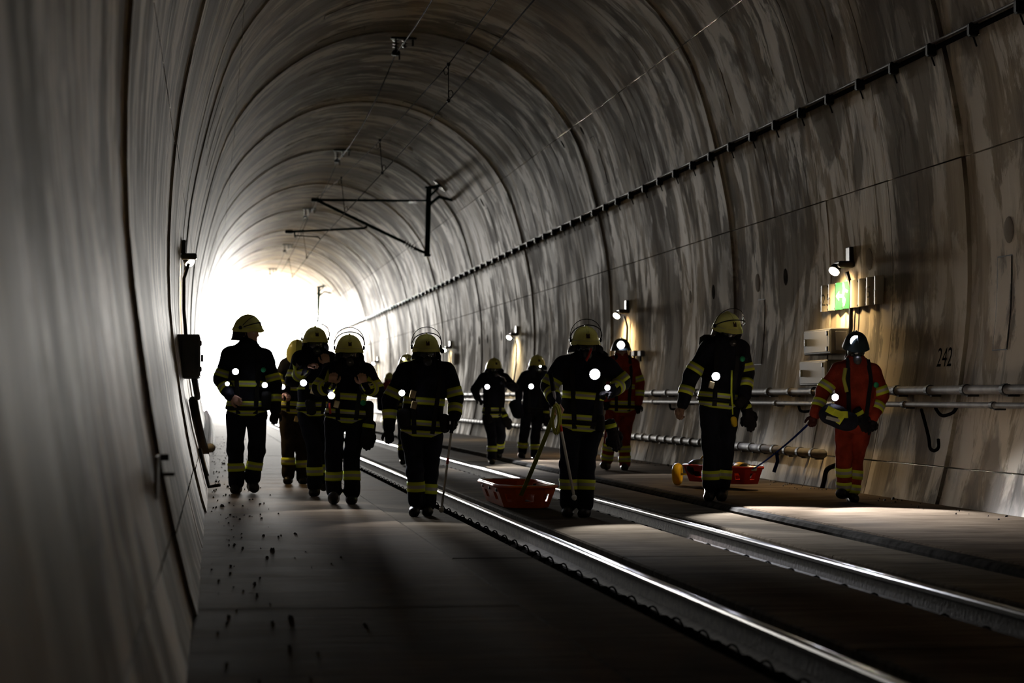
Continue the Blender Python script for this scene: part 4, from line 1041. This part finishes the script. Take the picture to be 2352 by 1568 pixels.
p3 = person(dict(label='masked firefighter behind the leftmost pair, hands raised to the chest straps', left=True, seed=3, face=(.1, .05), Y=24.6,
    j=J((724, 788), (685, 822), (762, 824), (672, 872, .04), (776, 872), (702, 846, .24), (752, 842, .24), (705, 950), (744, 950), (722, 1028, .12), (742, 1026, -.1), (723, 1112, .10), (744, 1098, -.15)),
    toes=[(721, 1140), (745, 1116, -.3)], hands=[dict(to=(722, 836, .28), glove=False, curl=.8), dict(to=(748, 824, .26), glove=False, curl=.9)], legband=.52,
    torches=[(697, 879, .28, .030, .25)], tags=[(719, 897, .24)], pouch=[(712, 925, 716, 945, .05, .16, 'black')], vis_e=(.95, 1.5)))
p4 = person(dict(label='masked firefighter with raised visor, hands on the shoulder straps, right of the left group', left=True, seed=4, face=(0.0, .10), sc=1.0,
    j=J((802, 810), (758, 850), (846, 852), (735, 892, .03), (864, 894, .03), (760, 888, .26), (838, 889, .26), (768, 964), (822, 964), (767, 1043, .10), (808, 1042), (767, 1126, .06), (808, 1130, .05)),
    toes=[(766, 1151, .08), (808, 1158)], hands=[dict(to=(765, 868, .28), glove=False, curl=1.0, palm=(0, 1, 0)), dict(to=(833, 869, .28), glove=False, curl=1.0, palm=(0, 1, 0))], legband=.46,
    torches=[(761, 908, .28, .030, .35)], dots=[(834, 925, .2)], tags=[(773, 928, .22)], roll=.10, spare=[(845, 984, 838, 1030, .14)], pouch=[(846, 930, 846, 970, .05, .05, 'black')],
    hose=[([(757, 925), (757, 935), (759, 950)], .24, .012, 'redband')], vis_e=(.95, 1.45)))
p5 = person(dict(label='front firefighter with helmet lamp mounts walking left of the rails with a white cane', seed=5, face=(0.02, .12), bulk=1.08,
    j=J((979, 808), (925, 850), (1032, 850), (895, 918), (1047, 915, .02), (894, 982, .05), (1044, 956, .10), (943, 996), (995, 996), (954, 1082, .10), (987, 1086), (955, 1150, .08), (982, 1158, .0)),
    toes=[(952, 1186, .10), (983, 1184)], hands=[dict(to=(896, 1030, .05), curl=.5, m='glove', cuff='gloveb'), dict(to=(1040, 990, .12), curl=1.25, palm=(-.6, .5, 0))],
    legband=.34, torches=[(923, 902, .22, .024, .3)], tags=[(951, 930, .23), (948, 905, .22)], hlamp=[(.155, -.01)], roll=.05, chest=.36,
    pouch=[(928, 950, 930, 975, .055, .12, 'black'), (1020, 960, 1022, 985, .045, .10, 'black')], vis_e=(.85, 1.4)))
p6 = person(dict(label='firefighter mostly hidden behind the front cane walker, only helmet edge showing', seed=6, Y=36.0, face=(0, .05), visor=False,
    j=J((935, 838), (912, 862), (958, 862), (905, 892), (962, 892), (908, 922, .1), (960, 920, .1), (924, 942), (948, 942), (926, 1000), (946, 1000), (926, 1048), (946, 1046)),
    toes=[(926, 1066), (946, 1064)], hands=[dict(to=(908, 940, .1)), dict(to=(960, 938, .1))], torches=[(927, 824, .14, .018, 0)]))
p7 = person(dict(label='distant figure in orange jacket and yellow helmet between left group and cane walker', seed=7, Y=62.0, face=(-.5, .1), col='red', tcol='navy', mask=False, visor=False, bands='leg', scba=False,
    j=J((894, 870), (882, 884), (902, 884), (877, 900), (906, 900), (878, 918, .1), (902, 918, .1), (884, 926), (898, 926), (885, 956), (897, 956), (885, 982), (897, 982)),
    toes=[(885, 996), (897, 995)], hands=[dict(to=(878, 928, .1)), dict(to=(902, 928, .1))], pouch=[(878, 905, 878, 935, .14, .25, 'navy')]))
p8 = person(dict(label='background firefighter with chest light, left of the two by the middle wall lamp', seed=8, flap=1.15, face=(.15, .1), visor=False,
    j=J((1135, 846), (1107, 866), (1163, 867), (1091, 893), (1180, 890, .05), (1096, 912, .08), (1166, 884, .22), (1121, 955), (1148, 955), (1130, 1004, .05), (1150, 1000, -.1), (1130, 1050, .05), (1146, 1034, -.25)),
    toes=[(1131, 1066), (1144, 1048, -.45)], hands=[dict(to=(1104, 920, .14)), dict(to=(1158, 878, .26), curl=.8)], torches=[(1119, 888, .24, .032, 2.5)], bands='leg waist',
    spare=[(1160, 958, 1168, 984, .08)], pouch=[(1122, 940, 1122, 965, .06, .10, 'black')], hose=[([(1142, 860), (1158, 868), (1164, 885), (1162, 900)], .24, .016, 'steel')]))
p9 = person(dict(label='background firefighter with chest light, right of the two by the middle wall lamp', seed=9, flap=1.15, face=(.1, .1), visor=False,
    j=J((1234, 839), (1204, 862), (1256, 862), (1190, 890), (1262, 892), (1192, 916, .1), (1258, 922, .05), (1210, 946), (1238, 946), (1203, 1000, .08), (1229, 1002), (1200, 1036, .02), (1229, 1044)),
    toes=[(1197, 1050, .02), (1230, 1059)], hands=[dict(to=(1188, 934, .1)), dict(to=(1256, 945, .05))], torches=[(1220, 887, .24, .034, 2.5), (1241, 841, .16, .014, 0)], bands='leg',
    spare=[(1254, 950, 1252, 985, .06)], pouch=[(1184, 930, 1190, 950, .10, .16, 'navy')]))
p10 = person(dict(label='front firefighter with a blazing chest lamp, towing the red stretcher between the rails', seed=10, flap=1.15, face=(0.0, .12), bulk=1.06,
    j=J((1345, 792), (1286, 836), (1402, 838), (1260, 886), (1431, 878, .02), (1275, 920, .18), (1404, 900, .22), (1309, 984), (1360, 984), (1306, 1062, .06), (1347, 1062, .02), (1305, 1156, .05), (1344, 1160, .04)),
    toes=[(1306, 1186), (1341, 1189)], hands=[dict(to=(1285, 944, .22), curl=1.1, glove=False, palm=(.4, .8, 0)), dict(to=(1392, 902, .26), curl=.8)], legband=.40,
    torches=[(1366, 859, .27, .042, 1.6), (1395, 890, .30, .022, .3)], spare=[(1404, 985, 1414, 1030, .05)], roll=.18, chest=.36, pouch=[(1376, 960, 1378, 985, .045, .12, 'black')],
    hose=[([(1358, 800), (1352, 818), (1346, 828)], .17, .012, 'redband')], vis_e=(.85, 1.35)))
p12 = person(dict(label='rescuer in a red suit with headlamp, behind the firefighter towing the stretcher', seed=12, zf=ZR, col='red', face=(0, .05), dark=True, flap=False, visor=False, mask=False,
    j=J((1427, 806), (1400, 832), (1457, 836), (1392, 876), (1468, 880), (1392, 915, .1), (1467, 924, .04), (1408, 944), (1444, 944), (1402, 1003, .08), (1433, 1006), (1394, 1056, .0), (1435, 1064)),
    toes=[(1388, 1075, .02), (1436, 1080)], hands=[dict(to=(1394, 935, .12), curl=.6), dict(to=(1464, 945, .04), curl=.6)], torches=[(1426, 792, .17, .046, .6)], dbl=True, legband=.30,
    pouch=[(1398, 955, 1398, 985, .055, .12, 'red')]))
p13 = person(dict(label='tall firefighter with hanging gloves standing in front of the rear stretcher', seed=13, zf=ZR, face=(.25, .28), bulk=1.05,
    j=J((1671, 760), (1626, 796), (1704, 798), (1586, 864), (1714, 856), (1568, 928, .05), (1712, 908, .14), (1629, 932), (1676, 932), (1632, 1016, .05), (1668, 1014), (1633, 1112, .02), (1659, 1112)),
    toes=[(1631, 1151), (1660, 1150)], hands=[dict(to=(1560, 955, .06), glove=False, curl=.7, palm=(.6, .6, 0)), dict(to=(1700, 925, .20), curl=.8)], legband=.66,
    torches=[(1644, 864, .25, .036, 4.0)], tags=[(1634, 884, .24)], dots=[(1705, 824, .16)], spare=[(1714, 940, 1724, 985, .10)], roll=-.16, bands='arm leg waist',
    hose=[([(1681, 850), (1680, 900), (1682, 930)], .22, .010, 'hivis'), ([(1682, 930), (1683, 952)], .22, .007, 'hivis')], pouch=[(1685, 962, 1687, 975, .030, .22, 'yellow')], vis_e=(.55, 1.2)))
p14 = person(dict(label='rescuer in a red suit with headlamp beside the right wall, pulling the blue strap', seed=14, zf=ZR, bulk=1.12, col='red', face=(-.1, .35), dark=True, flap=False, visor=False,
    j=J((1966, 800, .06), (1922, 848), (2010, 852), (1890, 898), (2026, 908), (1872, 950, .06), (2006, 958, .10), (1938, 984), (1980, 984), (1938, 1046, .08), (1966, 1050), (1938, 1116, .02), (1958, 1126)),
    toes=[(1934, 1142, .04), (1966, 1154)], hands=[dict(to=(1866, 972, .08), curl=1.1, m='gloveb'), dict(to=(2000, 985, .12), curl=.7)], dbl=True, legband=.38, bands='arm leg',
    torches=[(1965, 783, .17, .048, 2.0), (1918, 912, .30, .030, 3.0)], dots=[(2012, 884, .12)], roll=.12, spare=[(1975, 955, 1990, 985, .14)], hose=[([(1942, 845), (1938, 870), (1945, 900)], .22, .02, 'strapy')]))
# bag of the right rescuer, hi-vis helmet bag slung in front
r14, g14, P14, Y14 = p14
root = empty('helmet_bag', P14(1925, 985, .26), 'dark bag with bright yellow reflective panels slung before the right rescuer', 'bag')
bf = union([cap(P14(1908, 950, .28), P14(1948, 968, .28), .115, .10, (1.1, .75, 1))], .02, .006, 2); sdf_mesh('bag_body', bf, .014, M['navy'], root)
def stripe(name, pts, fw, w, m, par):
    q = []; n_ = []
    for u, v in pts:
        o = np.array(P14(u, v, .26)); t_ = march(bf, o[None], np.array([[0, -1., 0]]))[0]; q.append(Vector(o + np.array([0, -t_ - .004, 0]))); n_.append(Vector((0, -1, .1)))
    return ribbon(name, q, n_, w, .006, m, par)
stripe('reflective_panel', [(1894, 938), (1908, 946), (1924, 952), (1942, 952)], 0, .07, M['hivis'], root); stripe('reflective_panel', [(1892, 958), (1906, 962), (1922, 966)], 0, .035, M['silver'], root)
stripe('reflective_panel', [(1932, 950), (1924, 962), (1918, 972)], 0, .05, M['hivis'], root)

# ------------------------------------------------------------------ canes, straps, stretchers
def cane(pts, label, bandat, r=.011):
    a, b = Vector(pts[0]), Vector(pts[1]); root = empty('cane', b, label, 'cane')
    mb = MB(); mb.tube([a, b], [r, r*1.05], 8); mb.build('shaft', M['cane'], root, True)
    q0, q1 = a.lerp(b, bandat), a.lerp(b, bandat + .07); mb = MB(); mb.tube([q0, q1], r*1.15, 8); mb.build('red_band', M['redband'], root, True)
    mb = MB(); mb.lathe([(.004, -.03), (.020, -.02), (.026, 0), (.020, .018), (.006, .026)], frame(b, a-b), 12); mb.build('tip', M['cane'], root, True)
    mb = MB(); mb.tube([a, a.lerp(b, .14)], r*1.7, 8); mb.build('grip', M['black'], root, True)
    return root
P5 = p5[2]; P10 = p10[2]
t5 = P5(1014, 1170, .26); t5.z = max(t5.z, .03)
cane((P5(1040, 966, .16), t5), 'thin white cane held by the front firefighter beside the near rail', .42)
cane((P10(1264, 858, .20), P10(1319, 1142, .34)), 'white cane with red band held by the firefighter towing the stretcher', .40, .013)
def stretcher(c, heading, Ls, Wd, Dp, label, material, zf):
    """rescue basket: heading = direction of its front (towed) end"""
    h = Vector((math.sin(heading), -math.cos(heading), 0)); sd = Vector((math.cos(heading), math.sin(heading), 0)); c = Vector(c)
    root = empty('rescue_stretcher', c, label, 'stretcher', 'red rescue stretchers')
    def outline(k, inset, n=32):
        """plan of the basket at height fraction k: long with cut corners"""
        L2, W2 = Ls/2*(1 - .10*(1-k)) - inset, Wd/2*(1 - .26*(1-k)) - inset; cc = W2*.55
        pts = [(-L2, -W2 + cc), (-L2, W2 - cc), (-L2 + cc*.8, W2), (L2 - cc*1.5, W2), (L2, W2 - cc*.9), (L2, -W2 + cc*.9), (L2 - cc*1.5, -W2), (-L2 + cc*.8, -W2)]
        out = []
        for i in range(8):
            a, b = Vector((*pts[i], 0)), Vector((*pts[(i+1) % 8], 0)); m = 6 if i in (2, 6) else 3
            for q in range(m): out.append(a.lerp(b, q/m))
        return out
    def W3(p, z): return c + h*p.x + sd*p.y + Vector((0, 0, z))
    zs = [0.03, .06, .30, .68, 1.0]; rows_ = [[W3(p, Dp*max(0, (z-.0)) + (.0 if z > .05 else 0.0)) for p in outline(z, 0.0)] for z in zs]
    n = len(rows_[0]); vs = [p for r in rows_ for p in r]; fs = []
    for i in range(len(zs)-1):
        for k in range(n):
            hole = (i == 2 and (k % 3 == 1))                     # hand holes in the side walls
            if not hole: fs.append((i*n+k, i*n+(k+1) % n, (i+1)*n+(k+1) % n, (i+1)*n+k))
    fs.append(list(range(n))[::-1])
    o = mk('shell', vs, fs, material, root); md = o.modifiers.new('thickness', 'SOLIDIFY'); md.thickness = .012; md.offset = 0
    rim = [W3(p, Dp) for p in outline(1.0, -.004)]
    mb = MB(); mb.tube(rim + [rim[0]], .017, 8); mb.build('rim', material, root, True)
    mb = MB(); pr = [W3(p, Dp + .016) for p in outline(1.0, .002)]; mb.tube(pr + [pr[0]], .008, 6); mb.build('rim_wire', M['steel'], root, True)
    for y_ in (-.5, .5):
        mb = MB(); mb.tube([W3(Vector((x, y_*Wd*.45, 0)), .018) for x in np.linspace(-Ls*.42, Ls*.42, 6)], .016, 6); mb.build('skid_rail', M['black'], root, True)
    for x in (-.3, .0, .3):
        for y_ in (-1, 1): 
            mb = MB(); mb.box(W3(Vector((x*Ls, y_*Wd*.465, 0)), Dp*.82), (.05, .05, .035), bev=.008); mb.build('buckle', M['black'], root)
    return root, W3
y1 = 21.75; c1_ = at(1217, 1172, y1); c1_ = Vector((c1_.x, y1 + .95, .012))
st1, W31 = stretcher(c1_, 0.0, 1.95,   .60, .215, 'orange red rescue stretcher dragged between the rails behind the front firefighter', M['stretch'], 0)
mid_ = at(1664, 1112, 25.3); mid_.z = 0; hd_ = math.radians(17)
st2, W32 = stretcher(Vector((mid_.x, mid_.y, ZR + .075)), hd_, 1.35, .46, .19, 'scarlet wheeled rescue stretcher loaded with gear near the right wall', M['stretch2'], ZR)
mb = MB(); wc = at(1556, 1097, 26.3); hv_ = Vector((math.cos(hd_), math.sin(hd_), 0)); wc.z = max(wc.z, ZR + .14)
def torus(mb, c, ax, R, r, m=0, n=24, k=10):
    F = frame(c, ax); rows_ = [[F @ Vector(((R + r*math.cos(b))*math.cos(a), (R + r*math.cos(b))*math.sin(a), r*math.sin(b)*1.3)) for b in np.linspace(0, 2*math.pi, k, endpoint=False)] for a in np.linspace(0, 2*math.pi, n + 1)]
    mb.grid(rows_, m, True)
ax_ = Vector((.93, -.35, 0)).normalized(); zr_ = wc.z - ZR - .002
torus(mb, wc, ax_, zr_ - .042, .042); tyre = mb.build('tyre', M['yellow'], st2, True)
mb = MB(); mb.lathe([(zr_ - .06, -.02), (zr_ - .05, .0), (zr_ - .06, .02)], frame(wc, ax_), 20); mb.lathe([(.03, -.04), (.03, .04)], frame(wc, ax_), 10); mb.build('wheel_hub', M['steel'], st2, True)
wc2 = wc + ax_*.52
mb = MB(); torus(mb, wc2, ax_, zr_ - .042, .042); mb.build('tyre', M['yellow'], st2, True)
mb = MB(); mb.tube([wc, wc2], .014, 8); mb.tube([wc + ax_*.2, W32(Vector((-.68, -.1, 0)), .1)], .014, 8); mb.tube([wc + ax_*.34, W32(Vector((-.68, .1, 0)), .1)], .014, 8); mb.build('axle', M['steel'], st2, True)
# load in the rear stretcher
b0, b1 = W32(Vector((.0, .08, 0)), .17), W32(Vector((.55, .02, 0)), .15)
root = empty('spare_air_cylinder', b0, 'black and yellow air cylinder lying in the wheeled stretcher', 'cylinder')
mb = MB(); L_ = (b1-b0).length; mb.lathe([(.03, 0), (.075, .03), (.085, .07), (.085, L_-.08), (.06, L_-.02), (.02, L_)], frame(b0, b1-b0), 16); mb.build('bottle', M['tank'], root, True)
mb = MB(); mb.lathe([(.087, L_*.45), (.088, L_*.46), (.088, L_*.72), (.087, L_*.73)], frame(b0, b1-b0), 16); mb.build('yellow_sleeve', M['yellow'], root, True)
bb_ = W32(Vector((-.42, .0, 0)), .16); root = empty('gear_bag', bb_, 'black equipment bag in the back of the wheeled stretcher', 'bag')
sdf_mesh('bag_body', union([cap(bb_ - hv_*.12, bb_ + hv_*.12, .14, .14, (1, 1, .75))], .02, .008, 4), .016, M['black'], root)
mb = MB(); mb.tube([bb_ - hv_*.1 + Vector((0, 0, .09)), bb_ + Vector((0, 0, .2)), bb_ + hv_*.1 + Vector((0, 0, .09))], .012, 6); mb.build('bag_handle', M['yellow'], root, True)
# straps
a = P10(1279, 935, .24); b = at(1196, 1138, y1 - .02); pts = bez(b, a, .02, 12)
root = empty('tow_strap', b, 'olive yellow tow strap from the front stretcher to the firefighter hand', 'strap')
ribbon('webbing', pts, (0, -1, .25), .042, .004, M['strapy'], root)
mb = MB(); mb.tube([P10(1278 + 9*math.sin(w), 962 + 34*math.cos(w), .26) for w in np.linspace(0, 2*math.pi, 15)], .016, 6); mb.tube([P10(1276 + 7*math.sin(w), 960 + 28*math.cos(w), .29) for w in np.linspace(0, 2*math.pi, 15)], .013, 6); mb.build('coil', M['strapy'], root, True)
a = P14(1868, 962, .10); b = W32(Vector((.665, 0, 0)), .18); pts = bez(b, a, .03, 12)
root = empty('tow_strap', b, 'blue tow strap from the wheeled stretcher to the right rescuer', 'strap')
ribbon('webbing', pts, (-.2, -1, .3), .045, .004, M['strapb'], root); ribbon('webbing', [p + Vector((.03, .02, .015)) for p in pts], (-.2, -1, .3), .03, .004, M['strapb'], root)
c_ = pts[5]; ribbon('loose_end', [c_, c_ + Vector((.01, 0, -.10)), c_ + Vector((-.03, .01, -.22))], (0, -1, 0), .04, .004, M['strapb'], root)
# lower the straps' starting buckles
mb = MB(); mb.box(b, (.07, .07, .05), bev=.01); mb.build('hook', M['steel'], root)
